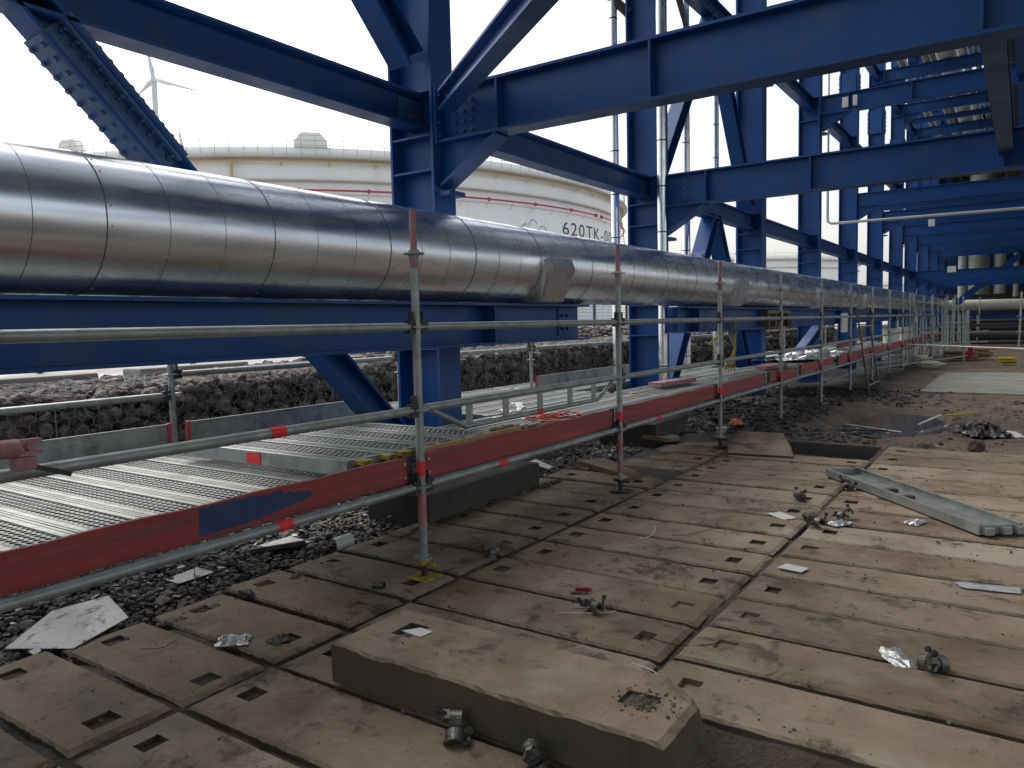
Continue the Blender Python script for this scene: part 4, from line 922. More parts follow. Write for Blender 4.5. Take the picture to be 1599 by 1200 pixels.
# ladder
t = thing('ladder', 'dark steel ladder leaning against the far deck edge', 'ladder', (XF+.1, 17.2, -.15))
for y in (16.45, 17.75): m = MB(); m.tube((XF+.28, y+.2, -.2), (XF+.05, y-.05, 1.65), .018, 10); m.build('side_rail', 'galvdark', t)
for i in range(6): z = .05+i*.3; f_ = (z+.2)/1.85; m = MB(); m.tube((XF+.28-.23*f_, 16.65-.25*f_, z), (XF+.28-.23*f_, 17.95-.25*f_, z), .018, 8); m.build('rung', 'dark' if i % 2 else 'galv', t)
m = MB(); m.box(XF-.02, XF+.012, 15.25, 15.75, 1.16, 1.52); tag(m.build('hanging_sign', 'plastic'), 'small white tag sheet hanging from the rail near the ladder', 'tag')
# far scaffold: uprights, braces, tubes
rf = random.Random(11); k = 0
for (x, y) in [(rf.uniform(-3.7, -1.9), rf.uniform(27, 44)) for _ in range(22)]+[(-1.9, 33), (-2.3, 30), (-2.35, 34.4), (-1.6, 30.6), (-2.0, 37), (-3.6, 31), (-4.1, 33), (-3.7, 36.5), (-2.8, 36.9), (-2.4, 39.5), (-3.1, 40), (-2.6, 42), (-.15, 26.0), (-1.55, 27.0)]:
    m = MB(); h = rf.uniform(1.3, 2.3); m.tube((x, y, -.12), (x+rf.uniform(-.05, .05), y, h), .026, 8)
    for z in (.4, .9, 1.35): m.tube((x, y, z-.01), (x, y, z+.01), .06, 8)
    tag(m.build('far_post', 'galv'), 'thin grey upright tube of the distant scaffold cluster under the rack', 'scaffold post', 'upright tubes of the distant scaffold cluster')
for (a, b) in [((-2.85, 23.6, -.1), (-2.85, 29, 1.0)), ((-2.85, 28.8, -.1), (-2.85, 35, 1.1)), ((-3.4, 21, .3), (-3.4, 34, .3)), ((-3.6, 21, .05), (-1.5, 30, .05)), ((-1.9, 33, .75), (-1.2, 35, .78)), ((-2.3, 30, 1.15), (-1.6, 30.6, 1.15)), ((-2.35, 34, .35), (-1.2, 35, .35)), ((-3.4, 16.5, .12), (-3.4, 24, .12))]:
    m = MB(); m.tube(a, b, .026, 8); tag(m.build('far_tube', 'galv'), 'thin grey sloping or level tube of the distant scaffold cluster', 'scaffold tube', 'cross tubes of the distant scaffold cluster')
m = MB(); m.tube((-2.9, 24.5, .62), (2.5, 18.5, .60), .017, 8); tag(m.build('barrier_pole', 'plastic'), 'long thin white pole crossing the far ground in front of the dark area', 'pole')
for k, (x, y, w, l, h, mt) in enumerate([(-1.75, 30, .5, 1.2, .3, 'oldwood'), (-1.3, 31, .4, .8, .35, 'wood'), (-.45, 27.5, .35, .3, .22, 'hose'), (-2.55, 26.5, .18, .6, .3, 'cream'), (-2.25, 25.5, .25, .8, .16, 'cream')]):
    m = MB(); rr = random.Random(k)
    for i in range(6): m.obox((x+rr.uniform(-.1, .1), y+rr.uniform(-.1, .1), -.09+h*(i+.5)/6), (w*rr.uniform(.6, 1), rr.uniform(-.1, .1), 0), (0, l*.3*rr.uniform(.6, 1), 0), (0, 0, h/13))
    tag(m.build('material_stack', mt), ['stack of muddy boards on the far ground', 'stack of pale timber on the far ground', 'yellow stack of boards far right', 'cream crate by the far scaffold', 'low cream stack of sheets by the far scaffold'][k], 'stack')
m = MB(); m.obox((-1.45, 28.5, .25), (.07, 0, 0), (0, .07, 0), (0, 0, .16)); m.tube((-1.45, 28.5, -.1), (-1.45, 28.5, .42), .02, 8); tag(m.build('fire_extinguisher_stand', 'redplastic'), 'small dark red stand among the far scaffold posts', 'stand')
# ------------------------------------------------------------------ gabion wall, rubble, blocks, fence
t = thing('gabion_wall', 'long gabion wall of brown stones in wire baskets behind the scaffold', 'gabion wall', (-7.4, 12, -.2))
GXF = -6.62
def gtop(y): return .93+.012*np.clip(y-3, 0, 30)
n = 5200; yy = np.concatenate([RNG.uniform(1.0, 16, 3600), RNG.uniform(16, 34, 1600)]); zz = RNG.uniform(-.1, 1, n)*gtop(yy)
P = np.stack([GXF-.04+RNG.normal(0, .025, n), yy, zz], 1)
n = 4300; yt = np.concatenate([RNG.uniform(1.0, 16, 3200), RNG.uniform(16, 34, 1100)]); xt = RNG.uniform(-8.4, GXF, n); P = np.concatenate([P, np.stack([xt, yt, gtop(yt)-.02+RNG.normal(0, .02, n)+np.clip((yt-7)/6, 0, 1)*.22*np.clip((GXF-.9-xt)/.25, 0, 1)], 1)])
so_ = stones('stone_fill', P, RNG.uniform(.042, .09, len(P)), 'gabstone', t, flat=.75, fine=True, jit=.26); so_['kind'] = 'stuff'
m = MB(); m.box(-8.4, GXF-.09, .8, 34.2, -.3, .86); m.box(-8.3, GXF-1.0, 7, 34.2, .8, 1.06); m.build('core', 'dark', t)
wm = MB()
def wseg(a, b, r=.0024):
    a, b = Vector(a), Vector(b); d = (b-a).normalized(); u_ = d.orthogonal().normalized(); v_ = d.cross(u_)
    wm.add([a+u_*r, a-u_*.5*r+v_*.87*r, a-u_*.5*r-v_*.87*r, b+u_*r, b-u_*.5*r+v_*.87*r, b-u_*.5*r-v_*.87*r], [(0, 1, 4, 3), (1, 2, 5, 4), (2, 0, 3, 5)])
def hexnet(f, nu, nv, s):
    for j in range(nv):
        for i in range(nu):
            u0 = (i+.5*(j % 2))*s; v0 = j*s*.86
            j1, j2, j3 = [random.uniform(-.02, .02) for _ in range(3)]
            wseg(f(u0, v0), f(u0, v0+s*.55+j1)); wseg(f(u0, v0+s*.55+j1), f(u0+s*.5, v0+s*.86)); wseg(f(u0, v0+s*.55+j1), f(u0-s*.5, v0+s*.86))
hexnet(lambda u, v: (GXF+.055+.015*math.sin(u*3+v*5), 1.8+u, v), 105, 11, .1)
hexnet(lambda u, v: (GXF+.04-v, 1.8+u, gtop(1.8+u)+.055+.02*math.sin(u*4+v*7)), 130, 16, .1)
hexnet(lambda u, v: (GXF+.055, 12.3+u, v), 60, 7, .17)
hexnet(lambda u, v: (GXF+.04-v, 14+u, gtop(14+u)+.07), 60, 9, .17)
for y in np.arange(2.0, 20, 1.0): wseg((GXF+.06, y, 0), (GXF+.06, y, gtop(y)+.05), .004)
wm.build('wire_mesh', 'wire', t)['kind'] = 'stuff'
for k, (x, y, l, w, rz, h) in enumerate([(-8.15, 5.25, .75, .16, .1, .10), (-8.2, 3.35, .8, .16, .05, .08), (-8.3, 8.6, .55, .2, .3, .2), (-8.9, 9.6, .35, .25, .8, .2)]):
    m = MB(); c, s = math.cos(rz), math.sin(rz); m.obox((x, y, .97+h/2), (-s*l, c*l, 0), (c*w, s*w, 0), (0, 0, h/2))
    tag(m.build('kerb_block', 'greyblock', bevel=.02), ['long grey concrete kerb lying behind the gabion wall, left of centre', 'weathered grey kerb on the gabion wall at the far left', 'grey kerb on the rubble left of the nearest column', 'small grey kerb piece half buried in the rubble'][k], 'kerb')
n = 700; xx = RNG.normal(-8.9, .4, n); yy = RNG.normal(9.8, 1.3, n); hh = .25*np.exp(-((xx+8.9)/.5)**2-((yy-9.8)/1.5)**2)
P = np.stack([xx, yy, .85+hh*RNG.random(n)], 1); tag(stones('rubble_heap', P, RNG.uniform(.03, .1, n), 'gabstone', flat=.7), 'heap of broken rubble behind the gabion wall', 'rubble', kind='stuff')
t = thing('mesh_fence', 'green wire mesh fence on posts beyond the gabion wall', 'fence', (-14, 8, .8))
for y in np.arange(3.3, 60, 2.9): m = MB(); m.box(-14.04, -13.96, y-.04, y+.04, .7, 2.75); m.build('post', 'fencegreen', t)
wm = MB()
for z in np.arange(.88, 2.7, .12): wseg((-14, 2, z), (-14, 60, z), .0055)
for y in np.arange(2, 40, .11): wseg((-14, y, .85), (-14, y, 2.7), .0042)
wm.build('wire_mesh', 'fencegreen', t)
for k, (x, y, h) in enumerate([(-16.5, 9.0, 1.0), (-20, 26, 1.1)]):
    m = MB(); m.box(x-.08, x+.08, y-.08, y+.08, .7, .7+h); tag(m.build('marker_post', 'plastic', bevel=.01), ['short white marker post beyond the fence at the left', 'white marker post far beyond the fence'][k], 'post')
# ------------------------------------------------------------------ storage tanks
def ring(cx, cy, r0, r1, z0, z1, a0=0, a1=360, n=160):
    m = MB(); V = []
    for i in range(n+1):
        a = math.radians(a0+(a1-a0)*i/n); c, s = math.cos(a), math.sin(a)
        V += [(cx+r0*c, cy+r0*s, z0), (cx+r1*c, cy+r1*s, z0), (cx+r1*c, cy+r1*s, z1), (cx+r0*c, cy+r0*s, z1)]
    m.add(V, [(4*i+j, 4*i+4+j, 4*i+4+(j+1) % 4, 4*i+(j+1) % 4) for i in range(n) for j in range(4)], True); return m
def arc_tube(cx, cy, r, z, a0, a1, rr, n=120, dz=0):
    m = MB(); m.path([(cx+r*math.cos(math.radians(a)), cy+r*math.sin(math.radians(a)), z+dz*math.sin(i*.9)) for i, a in enumerate(np.linspace(a0, a1, n))], rr, 6); return m
def tank(label, cx, cy, R, detail):
    t = thing('storage_tank', label, 'tank', (cx, cy, .7), 'white storage tanks')
    m = MB(); n = 220; V = []
    for z in (.7, 16.3):
        for i in range(n): a = 2*math.pi*i/n; V.append((cx+R*math.cos(a), cy+R*math.sin(a), z))
    m.add(V, [(i, (i+1) % n, n+(i+1) % n, n+i) for i in range(n)], True)
    Vr = V[n:]; m.add(Vr, [tuple(range(n))]); m.build('shell', 'white', t)
    m = ring(cx, cy, R+.02, R+.9, 15.45, 15.6); m.build('wind_girder', 'tankshade', t)
    m = ring(cx, cy, R-.02, R+.12, 15.6, 16.45); m.build('top_band', 'white', t)
    m = ring(cx, cy, R+.02, R+.35, 13.65, 13.8); m.build('ring_stiffener', 'tankshade', t)
    A = np.arange(-90, 40, 1.6) if detail else np.arange(-120, 40, 4)
    m = MB()
    for a in A: c, s = math.cos(math.radians(a)), math.sin(math.radians(a)); m.tube((cx+(R+.6)*c, cy+(R+.6)*s, 15.7), (cx+(R+.6)*c, cy+(R+.6)*s, 17.3), .03, 5)
    for z in (16.5, 16.9, 17.3):
        q = arc_tube(cx, cy, R+.6, z, -100, 45, .03); m.add(q.v, q.f)
    m.build('guard_rail', 'tankrail', t)
    if detail:
        for z in (12.6, 9.2, 6.4): ring(cx, cy, R+.003, R+.02, z, z+.05).build('weld_seam', 'tankshade', t)
        m = arc_tube(cx, cy, R+.55, 15.25, -95, 38, .065)
        for a in np.arange(-90, 36, 5.5):
            c, s = math.cos(math.radians(a)), math.sin(math.radians(a)); m.tube((cx+(R+.02)*c, cy+(R+.02)*s, 14.9), (cx+(R+.55)*c, cy+(R+.55)*s, 15.25), .035, 5)
        for a in (-51.5,): c, s = math.cos(math.radians(a)), math.sin(math.radians(a)); m.tube((cx+(R+.5)*c, cy+(R+.5)*s, 12.9), (cx+(R+.5)*c, cy+(R+.5)*s, 15.4), .12, 8)
        m.build('cooling_pipe', 'yellowpipe', t)
        m = MB()
        for a0, a1 in ((-95, 3.4), (5.6, 38)):
            q = arc_tube(cx, cy, R+.5, 12.9, a0, a1, .085); m.add(q.v, q.f, True)
            for a in (a0, a1):
                c, s = math.cos(math.radians(a)), math.sin(math.radians(a)); p = Vector((cx+(R+.5)*c, cy+(R+.5)*s, 12.9)); m.tube(p-Vector((-s, c, 0))*.12, p+Vector((-s, c, 0))*.12, .2, 8)
        for a in np.arange(-92, 3, 8): c, s = math.cos(math.radians(a)), math.sin(math.radians(a)); p = Vector((cx+(R+.5)*c, cy+(R+.5)*s, 12.9)); m.tube(p-Vector((-s, c, 0))*.1, p+Vector((-s, c, 0))*.1, .17, 8)
        m.build('foam_pipe', 'redpipe', t)
        for a in np.arange(-92, 36, 4):
            c, s = math.cos(math.radians(a)), math.sin(math.radians(a)); m = MB(); m.tube((cx+R*c, cy+R*s, 12.2), (cx+(R+.5)*c, cy+(R+.5)*s, 12.85), .025, 5); m.build('pipe_bracket', 'tankrail', t)
        for a in (-42.5, -71.8):
            m = MB(); c, s = math.cos(math.radians(a)), math.sin(math.radians(a)); tx, ty = -s, c; w = 1.35 if a > -60 else 1.1; V = []
            for rr in (R-.6, R+.2):
                for (u_, z) in ((-w, 16.46), (-w, 16.95), (-w*.55, 17.65), (w*.55, 17.65), (w, 16.95), (w, 16.46)): V.append((cx+rr*c+tx*u_, cy+rr*s+ty*u_, z))
            m.add(V, [(0, 1, 2, 3, 4, 5), (11, 10, 9, 8, 7, 6)]+[(i, i+6, (i+1) % 6+6, (i+1) % 6) for i in range(6)]); m.build('foam_chamber', 'white', t)
        for k, (a, z, r, mt) in enumerate([(-13.3, 10.4, .62, 'logored'), (-11.8, 10.75, .72, 'logoblue'), (-9.9, 10.25, .72, 'logogreen'), (-10.6, 10.1, .5, 'logored')]):
            m = MB(); V = []; q0, q1 = [(75, 215), (25, 235), (-25, 205), (-80, 20)][k]; nn = 26
            for i in range(nn+1):
                b = math.radians(q0+(q1-q0)*i/nn)
                for rr in (r*1.0, r*1.0-.09):
                    aa = math.radians(a)+(rr*.88*math.cos(b))/R; V.append((cx+(R+.02)*math.cos(aa), cy+(R+.02)*math.sin(aa), z+rr*1.1*math.sin(b)))
            m.add(V, [(2*i, 2*i+1, 2*i+3, 2*i+2) for i in range(nn)]); m.build('logo_ring', mt, t)
        # tank number, bent round the shell
        adv = 0.0; glyphs = []
        for ch in '620TK-001':
            cu = bpy.data.curves.new('glyph', 'FONT'); cu.body = ch; cu.size = 1.9
            to = bpy.data.objects.new('glyph', cu); COL.objects.link(to); bpy.context.view_layer.update()
            me = bpy.data.meshes.new_from_object(to.evaluated_get(bpy.context.evaluated_depsgraph_get())); bpy.data.objects.remove(to)
            xs_ = [v.co.x for v in me.vertices]; w_ = max(xs_)-min(xs_)
            for v in me.vertices: v.co.x += adv-min(xs_)
            if ch == '-': adv += .1
            adv += w_+.28; glyphs.append(me)
        a_s, a_e = math.radians(-5.3), math.radians(14.2)
        for me in glyphs:
            for v in me.vertices:
                a = a_s+(a_e-a_s)*v.co.x/adv; v.co = (cx+(R+.02)*math.cos(a)-t.location.x, cy+(R+.02)*math.sin(a)-t.location.y, 10.45+v.co.y*.98-t.location.z)
            me.materials.clear(); me.materials.append(M['black']); no = bpy.data.objects.new('number_glyph', me); COL.objects.link(no); no.parent = t
        m = MB()
        for i in range(40):
            a = math.radians(25+i*.32); zz = 1.5+i*.37
            c, s = math.cos(a), math.sin(a); m.obox((cx+(R+.5)*c, cy+(R+.5)*s, zz), (c*.4, s*.4, 0), (-s*.12, c*.12, 0), (0, 0, .03)); m.tube((cx+(R+.9)*c, cy+(R+.9)*s, zz), (cx+(R+.9)*c, cy+(R+.9)*s, zz+1), .025, 4)
        m.build('stairs', 'tankrail', t)
    return t
tank('huge white storage tank with a railed rim and black number behind the pipe', -78.8, 70.9, 40, True)
tank('distant white storage tank low between the third and fifth columns', -232*math.sin(math.radians(19.5)), 232*math.cos(math.radians(19.5)), 40, False)
tank('farthest low white storage tank by the sixth column', -420*math.sin(math.radians(9.3)), 420*math.cos(math.radians(9.3)), 26, False)
# ------------------------------------------------------------------ wind turbines
def turbine(label, hub, sc, tips, ground=.5):
    hub = Vector(hub); t = thing('wind_turbine', label, 'wind turbine', (hub.x, hub.y, ground), 'wind turbines')
    m = MB(); m.tube((hub.x, hub.y, ground), (hub.x, hub.y, hub.z-1.2*sc), 2.4*sc, 20, 1.5*sc); m.build('tower', 'turbine', t)
    away = Vector((hub.x, hub.y, 0)).normalized()
    m = MB(); m.obox(hub+away*3*sc, away*4.5*sc, Vector((-away.y, away.x, 0))*1.7*sc, (0, 0, 1.7*sc)); m.build('nacelle', 'turbine', t, bevel=.4*sc)
    m = MB(); m.tube(hub-away*3.2*sc, hub-away*1.2*sc, .5*sc, 16, 1.8*sc); m.build('hub', 'turbine', t)
    for p in tips:
        p = Vector(p); c = hub-away*1.6*sc; m = MB(); m.path([c.lerp(p, q) for q in (0, .08, .2, .45, .75, 1)], [.9*sc, 1.0*sc, 1.5*sc, 1.0*sc, .6*sc, .15*sc], 8); m.build('blade', 'turbine', t)
H_ = (-406.5, 250, 142.5)
turbine('wind turbine standing on the horizon above the storage tank', H_, 1.0, [(-412.6, 250, 164.5), (-365, 250, 128.3), (-427.5, 250, 135.5)])
turbine('second wind turbine, only a blade tip showing above the tank rim', (-382, 250, 96), .9, [(-386, 250, 114), (-395, 250, 88), (-370, 250, 88)])
# ------------------------------------------------------------------ litter on the slabs
def coupler(label, x, y, z, rz, rx=0, ry=0, sc=1.0):
    sc *= .85; t = thing('scaffold_coupler', label, 'coupler', (x, y, z+.008), 'loose scaffold couplers', (rx, ry, rz)); r = .030*sc
    for (off, ax) in (((0, -.032*sc, .03*sc), 0), ((0, .032*sc, .034*sc), 1)):
        m = MB(); V = []; n_ = 16
        for i in range(n_+1):
            a = math.radians(-40+(300)*i/n_)
            for rr in (r*.82, r*1.22):
                for w in (-.022*sc, .022*sc):
                    p = (rr*math.cos(a), w, rr*math.sin(a)) if ax == 0 else (w, rr*math.cos(a), rr*math.sin(a)); V.append((p[0]+off[0], p[1]+off[1], p[2]+off[2]))
        F = []
        for i in range(n_):
            b = 4*i
            for (p, q) in ((0, 1), (1, 3), (3, 2), (2, 0)): F.append((b+p, b+q, b+4+q, b+4+p))
        m.add(V, F+[(0, 2, 3, 1), (4*n_, 4*n_+1, 4*n_+3, 4*n_+2)]); m.build('clamp_jaw', 'galvdark', t, local=True)
    m = MB(); m.tube((.034*sc, -.045*sc, .045*sc), (.05*sc, -.045*sc, .10*sc), .007*sc, 8); m.tube((.047*sc, -.045*sc, .082*sc), (.051*sc, -.045*sc, .098*sc), .014*sc, 6); m.build('bolt', 'dark', t, local=True)
    m = MB(); m.tube((-.034*sc, .05*sc, .05*sc), (-.07*sc, .055*sc, .075*sc), .007*sc, 8); m.tube((-.055*sc, .053*sc, .064*sc), (-.068*sc, .055*sc, .074*sc), .014*sc, 6); m.build('bolt', 'dark', t, local=True)
    m = MB(); m.box(.022*sc, .05*sc, -.06*sc, -.02*sc, .018*sc, .045*sc); m.build('lug', 'galvdark', t, local=True); m = MB(); m.box(-.05*sc, -.024*sc, .03*sc, .065*sc, .03*sc, .055*sc); m.build('lug', 'galvdark', t, local=True); m = MB(); m.tube((0, 0, .02*sc), (0, 0, .05*sc), .013*sc, 8); m.build('pivot', 'galvdark', t, local=True)
    return t
CP = [('open scaffold coupler lying on the slab below the front edge of the raised slab', -1.63, 2.00, .0, .6, .5, 0, 1.2),
      ('pale scaffold coupler standing at the bottom edge of the picture beside the raised slab', -1.33, 1.99, .0, 2.0, 1.2, 0, 1.1),
      ('dark scaffold coupler by the torn foil on the right row of slabs', -.27, 3.40, .0, 2.6, .2, .4, 1.15),
      ('dark scaffold coupler in the middle of the slabs behind the raised slab', -1.76, 3.27, .0, 1.2, 0, 0, 1.0),
      ('small coupler on the long joint right of the nearest post', -2.72, 3.74, .0, 4.0, .4, 0, 1.0),
      ('scaffold coupler with its bolts up, left of the fallen steel tray', -1.17, 5.44, .0, 1.0, 0, 0, 1.15),
      ('coupler nearest to the fallen tray in the group at its left end', -1.03, 5.75, .0, 5.0, .5, 0, 1.1),
      ('coupler lying in the middle row beyond the long joint, left of the tray', -1.46, 6.18, .0, 3.0, .3, 0, 1.2),
      ('flat coupler beside the left end of the fallen tray', -1.22, 6.75, .0, .3, .2, .3, 1.2)]
for c in CP: coupler(*c)
for k, a in enumerate([(-3.03, 2.10, .075, .06, .03, 'foil', 1), (-2.86, 2.22, .05, .04, .02, 'galvdark', 2), (-.42, 3.47, .10, .05, .02, 'foil', 3), (-.60, 5.86, .05, .07, .03, 'foil', 4), (-1.05, 5.60, .10, .06, .015, 'foil', 6), (-.12, 4.63, .05, .14, .01, 'sheet', 7), (-1.45, 5.62, .1, .06, .015, 'plastic', 8), (-.35, 6.45, .08, .05, .02, 'foil', 9), (-1.95, 3.47, .05, .03, .008, 'dark', 10), (-1.15, 7.0, .12, .06, .012, 'sheet', 11), (-3.35, 9.9, .1, .07, .03, 'plastic', 12)]):
    x, y, sx, sy, h, mt, sd_ = a
    crumple('litter_scrap', ['crumpled silver foil scrap on the joint in the left row', 'grey crushed scrap right of the foil in the left row', 'torn silver foil beside the dark coupler on the right', 'pointed silver foil flake below the middle of the tray', 'ragged foil by the couplers left of the tray', 'pale flat strip at the right edge of the slabs', 'white paper scrap in the middle row left of the tray', 'foil flake behind the fallen tray', 'dark flat scrap behind the nearest couplers', 'grey scrap at the far left end of the tray', 'pale scrap by the rubble past the slabs'][k], x, y, .0, sx, sy, h, mt, 'scrap', sd_, sd_*.7, 7)
# thin flat pieces
def plate(name, label, cat, pts, z, th, mat):
    m = MB(); n = len(pts); V = [(x, y, z+dz) for (x, y, dz) in pts]+[(x, y, z+dz+th) for (x, y, dz) in pts]
    m.add(V, [tuple(reversed(range(n))), tuple(range(n, 2*n))]+[(i, (i+1) % n, n+(i+1) % n, n+i) for i in range(n)]); return tag(m.build(name, mat), label, cat)
plate('cladding_offcut', 'torn pale cladding sheet leaning on the slabs at the far left', 'sheet', [(-3.98, 1.52, .0), (-3.62, 1.66, .03), (-3.72, 1.98, .05), (-3.98, 2.02, .10), (-4.16, 1.82, .05)], -.03, .003, 'sheet')
plate('cladding_offcut', 'white perforated offcut lying on the ballast, left of the nearest post', 'sheet', [(-4.32, 3.22, 0), (-4.08, 3.20, .01), (-4.02, 3.42, .02), (-4.28, 3.46, .01)], -.02, .003, 'sheet')
plate('cladding_offcut', 'small white offcut on the ballast below the toe board', 'sheet', [(-4.22, 2.48, 0), (-4.05, 2.46, .01), (-4.0, 2.66, .03), (-4.2, 2.68, .02)], -.02, .003, 'sheet')
plate('cladding_offcut', 'long pale sliver on the dark concrete past the nearest post', 'sheet', [(-4.3, 6.6, 0), (-3.9, 6.35, .01), (-3.88, 6.42, .02), (-4.3, 6.75, .01)], -.0, .003, 'plastic')
plate('white_sticker', 'white plastic film in the left pocket of the raised slab', 'film', [(-2.14, 2.285, 0), (-2.03, 2.275, 0), (-2.02, 2.345, 0), (-2.09, 2.35, 0)], .178, .002, 'plastic')
plate('grey_paper', 'white sheet lying in a pocket of the right row', 'film', [(-1.16, 4.40, 0), (-1.02, 4.38, 0), (-1.0, 4.48, 0), (-1.13, 4.50, 0)], .009, .002, 'plastic')
plate('plywood_sheet', 'warped plywood sheet sliding into the open pit', 'board', [(-2.62, 7.95, .0), (-1.95, 8.02, .0), (-2.1, 8.5, .03), (-2.3, 8.95, .10), (-2.8, 8.9, .10)], .01, .014, 'slab')
plate('flat_board', 'dark flat board on the slabs beside the second post', 'board', [(-3.75, 6.72, 0), (-3.02, 6.28, 0), (-2.92, 6.42, .0), (-3.6, 6.98, 0)], -.0, .045, 'oldwood')
plate('flat_board', 'worn board lying against the slabs at the far left corner', 'board', [(-3.9, 8.6, 0), (-3.5, 8.5, 0), (-3.45, 8.7, .0), (-3.8, 8.9, 0)], .0, .05, 'oldwood')
m = MB(); V = []
for i in range(13):
    a = math.radians(-20+i*17); r = .06
    for yy_ in (3.46, 3.62): V.append((-3.86+r*math.cos(a)*.9, yy_+(.03*i/12), -.03+r*math.sin(a)))
m.add(V, [(2*i, 2*i+1, 2*i+3, 2*i+2) for i in range(12)], True); tag(m.build('curled_sheet', 'plastic'), 'white curled piece of sheet at the edge of the left row', 'sheet')
m = MB(); m.tube((-4.18, 3.06, .0), (-4.0, 3.36, .01), .022, 12, caps=False); tag(m.build('pipe_offcut', 'dark'), 'short dark tube lying on the ballast left of the nearest post', 'tube')
m = MB(); m.tube((-2.98, 2.97, .02), (-2.92, 2.99, .02), .019, 12, .019, caps=False); tag(m.build('pipe_offcut', 'galvdark'), 'small pipe stub beside the yellow base plate', 'tube')
m = MB(); m.tube((-1.99, 3.50, .012), (-1.93, 3.53, .012), .012, 10); m.tube((-1.93, 3.53, .012), (-1.915, 3.538, .012), .008, 10); tag(m.build('red_cap', 'redplastic'), 'small dark red plastic plug on the middle slabs', 'plug')
for k, (x, y, l, a) in enumerate([(-1.9, 3.15, .30, .2), (-1.85, 3.22, .22, .5), (-1.4, 3.1, .35, -.1), (-2.1, 4.55, .3, 1.1), (-1.95, 4.75, .35, .4), (-3.0, 2.85, .2, -.2), (-1.15, 2.7, .25, 2.0), (-2.4, 5.0, .2, .1), (-3.3, 1.8, .15, .8)]):
    m = MB(); pts = [(x+l*q*math.cos(a+q*.5), y+l*q*math.sin(a+q*.5), .012+.008*math.sin(q*5+k)) for q in np.linspace(0, 1, 8)]; m.path(pts, .0022, 5)
    tag(m.build('wire_scrap', 'dark' if k % 3 else 'plastic'), 'thin twisted tie wire or straw lying on the slabs', 'wire', 'bits of tie wire on the slabs')
m = MB(); m.path([(-3.0, 2.35, .66), (-3.2, 2.2, .55), (-3.45, 2.18, .3), (-3.62, 2.3, .12), (-3.72, 2.35, -.02)], .0022, 5); tag(m.build('hanging_wire', 'galv'), 'thin wire hanging from the blue patch of the toe board to the ballast', 'wire')
n = 700; xx = RNG.uniform(-3.6, .2, n); yy = RNG.uniform(1.0, 8.8, n); zz = np.where((xx > -2.3) & (xx < -.9) & (yy > 2.08) & (yy < 2.46), .178, .006)
ok = ~((xx > -1.25) & (yy < 2.6)) & ~((yy > 8.25)); P = np.stack([xx, yy, zz], 1)[ok]; jx = RNG.uniform(-3.6, .1, 900); jy = np.array(Medge)[RNG.integers(3, 18, 900)]+RNG.normal(0, .022, 900); J = np.stack([jx, jy, np.full(900, .003)], 1)[(jy > 2.6)]; P = np.concatenate([P, J]); tag(stones('grit', P, RNG.gamma(1.2, .0018, len(P))+.0018, 'ballast', flat=.7), 'fine grit and stone chips scattered on the slabs', 'grit', kind='stuff')
P = np.stack([RNG.normal(-1.02, .06, 160), RNG.normal(2.27, .045, 160), np.full(160, .176)+RNG.random(160)*.003], 1); tag(stones('crumbled_concrete', P, RNG.gamma(1.3, .0016, 160)+.0012, 'lump', flat=.6), 'grey crumbs of broken concrete on the corner of the raised slab', 'crumbs', kind='stuff')
# scattered chips and shreds, uncountable
def chips(name, label, n, fx, mats, lmax=.03):
    m = MB()
    for i in range(n):
        x, y, z = fx(); a = random.uniform(0, 6.28); l = random.uniform(.004, lmax); w = l*random.uniform(.15, .8); t1 = random.uniform(-.5, .5)
        u_ = Vector((math.cos(a), math.sin(a), t1*.6))*l; v_ = Vector((-math.sin(a), math.cos(a), random.uniform(-.3, .3)))*w; c = Vector((x, y, z+abs(t1)*l*.7+.003))
        q = [c-u_-v_, c+u_-v_*random.uniform(.2, 1), c+u_*random.uniform(.4, 1)+v_, c-u_*random.uniform(.3, 1)+v_]; up_ = Vector((0, 0, .0015))
        m.add(q+[p+up_ for p in q], [(3, 2, 1, 0), (4, 5, 6, 7), (0, 1, 5, 4), (1, 2, 6, 5), (2, 3, 7, 6), (3, 0, 4, 7)])
    tag(m.build(name, mats), label, 'litter', kind='stuff')
chips('shreds', 'pale shreds and flakes of cladding littered over the ballast', 260, lambda: (random.uniform(-4.9, -3.65), random.uniform(1.2, 8), .0), 'sheet')
chips('wood_bits', 'brown splinters and rust flakes lying about the slabs and ballast', 420, lambda: (random.gauss(-2.9, .8), random.uniform(1.0, 8.2), .006), 'oldwood', .012)
chips('site_litter', 'small grey bits of litter on the mud past the slabs', 260, lambda: (random.uniform(-3.6, .4), random.uniform(9.6, 16), -.13), 'sheet')
# fallen steel tray
t = thing('steel_tray', 'galvanized steel plank lying upside down like a tray across the right hand slabs', 'plank', (-.7, 6.6, .01))
a = Vector((-1.35, 7.30, .012)); b = Vector((-.10, 5.78, .012)); d = (b-a); L = d.length/2; d.normalize(); s = Vector((d.y, -d.x, 0))*-1; c = (a+b)/2; w = .15
s = Vector((-d.y, d.x, 0)); up = Vector((0, 0, 1))
m = MB(); m.obox(c+up*.006, d*L, s*w, up*.002); m.build('tray_bottom', 'galv', t)
for q in (-1, 1):
    m = MB(); m.obox(c+s*q*(w+.0015)+up*.035, d*L, s*.0018, up*.032); m.obox(c+s*q*(w-.008)+up*.068, d*L, s*.012, up*.0015); m.build('side_rail', 'galv', t)
for q in (-1, 1):
    m = MB(); m.obox(c+d*q*(L-.004)+up*.034, d*.003, s*(w-.002), up*.030)
    if q == 1:
        for e in (-.1, .02, .12): m.obox(c+d*(L+.02)+s*e+up*.03, d*.02, s*.028, up*.022)
    m.build('end_plate', 'galv', t)
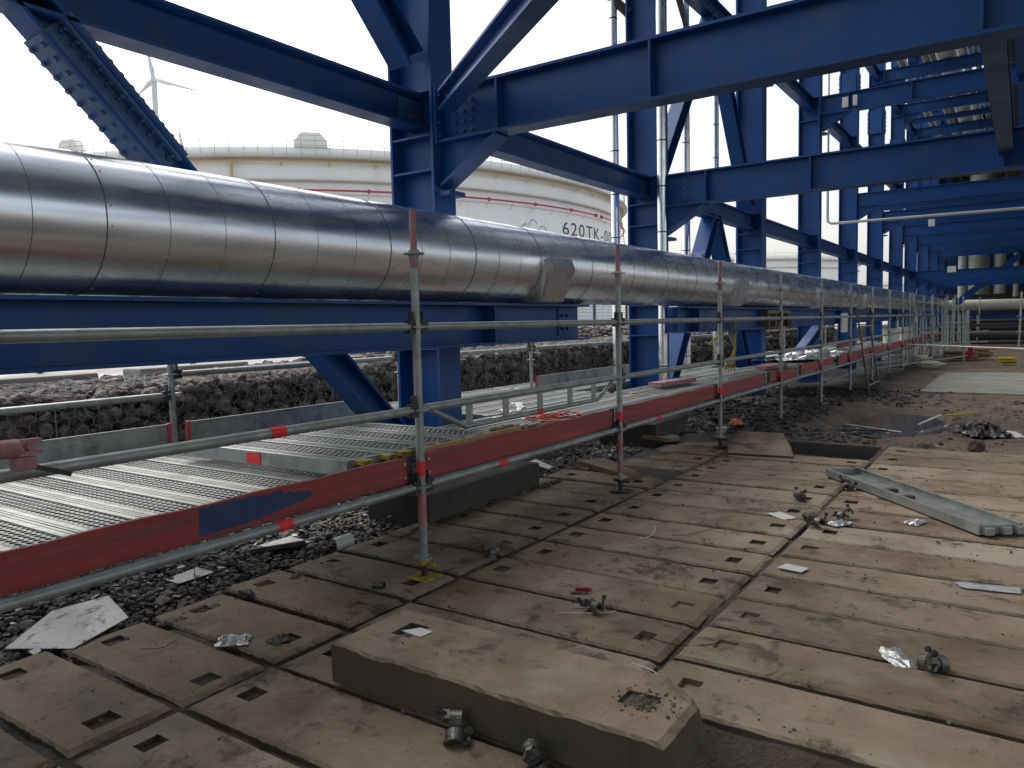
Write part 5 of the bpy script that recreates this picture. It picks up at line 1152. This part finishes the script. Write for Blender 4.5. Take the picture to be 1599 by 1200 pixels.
m = MB(); m.obox(c-d*.25+up*.022, d*.03, s*.06, up*.014); m.build('locking_clip', 'galvdark', t); m = MB(); m.obox(c-d*.0+up*.022-s*.03, d*.03, s*.07, up*.014); m.build('locking_clip', 'galvdark', t)
# near coupler and tube end at the left edge
t = thing('tube_with_coupler', 'grey tube end with a faded red swivel coupler entering at the left edge', 'scaffold tube', (-2.72, 1.0, 1.09))
m = MB(); m.tube((-2.72, .45, 1.105), (-2.72, 1.10, 1.085), .027, 16); m.build('tube', 'galv', t)
m = MB(); m.tube((-2.72, 1.06, 1.087), (-2.72, 1.12, 1.085), .031, 16); m.build('painted_band', 'pink', t)
m = MB(); m.box(-2.735, -2.705, 1.10, 1.19, 1.098, 1.112); m.box(-2.735, -2.705, 1.10, 1.19, 1.062, 1.074); m.tube((-2.70, 1.155, 1.088), (-2.745, 1.155, 1.088), .014, 10); m.build('fork_end', 'pink', t)
m = MB(); m.box(-2.745, -2.70, 1.10, 1.17, 1.012, 1.055); m.build('wedge_block', 'pink', t, bevel=.006)
m = MB(); m.obox((-2.74, 1.21, 1.0), (0, .075, -.03), (.018, 0, 0), (0, .003, .008)); m.build('wedge', 'dark', t)
# far ground items
crumple('black_foil_heap', 'heap of crumpled black plastic foil on the mud at the right', -.45, 11.6, -.13, .24, .40, .15, 'blackfoil', 'foil heap', 21, .4, 16)
crumple('foil_scrap', 'white scrap beyond the black foil heap at the right edge', -.1, 11.6, -.13, .1, .2, .05, 'plastic', 'scrap', 22, .2, 8)
stt = stones('rock', np.array([[-.44, 10.2, -.09]]), np.array([.075]), 'lump', flat=.9, fine=True); tag(stt, 'single brown rock on the mud near the slab edge at the right', 'rock')
crumple('orange_scrap', 'orange plastic scrap on the rubble behind the third post', -3.4, 10.7, -.06, .09, .08, .10, 'orangefill', 'scrap', 23, .2, 7)
crumple('dark_rags', 'dark flattened rags on the mud left of the puddle', -1.9, 10.9, -.13, .35, .16, .06, 'blackfoil', 'rags', 25, .1, 14)
for k, (a, b, mt) in enumerate([((-2.15, 11.9, -.13), (-1.35, 11.3, -.12), 'galv'), ((-2.1, 11.3, -.12), (-1.5, 11.25, -.1), 'dark'), ((-1.25, 12.3, -.13), (-1.05, 13.4, -.1), 'plastic'), ((-1.0, 13.6, -.13), (-.6, 13.9, -.1), 'hose'), ((-.9, 11.9, -.12), (-.5, 12.2, -.1), 'galv')]):
    m = MB(); m.tube(a, b, .014, 8); tag(m.build('loose_tube', mt), ['grey tube lying on the mud in front of the puddle', 'short dark bar beside the puddle', 'pale strip along the far edge of the puddle', 'short yellow stick past the puddle', 'thin grey tube beside the black foil heap'][k], 'tube')
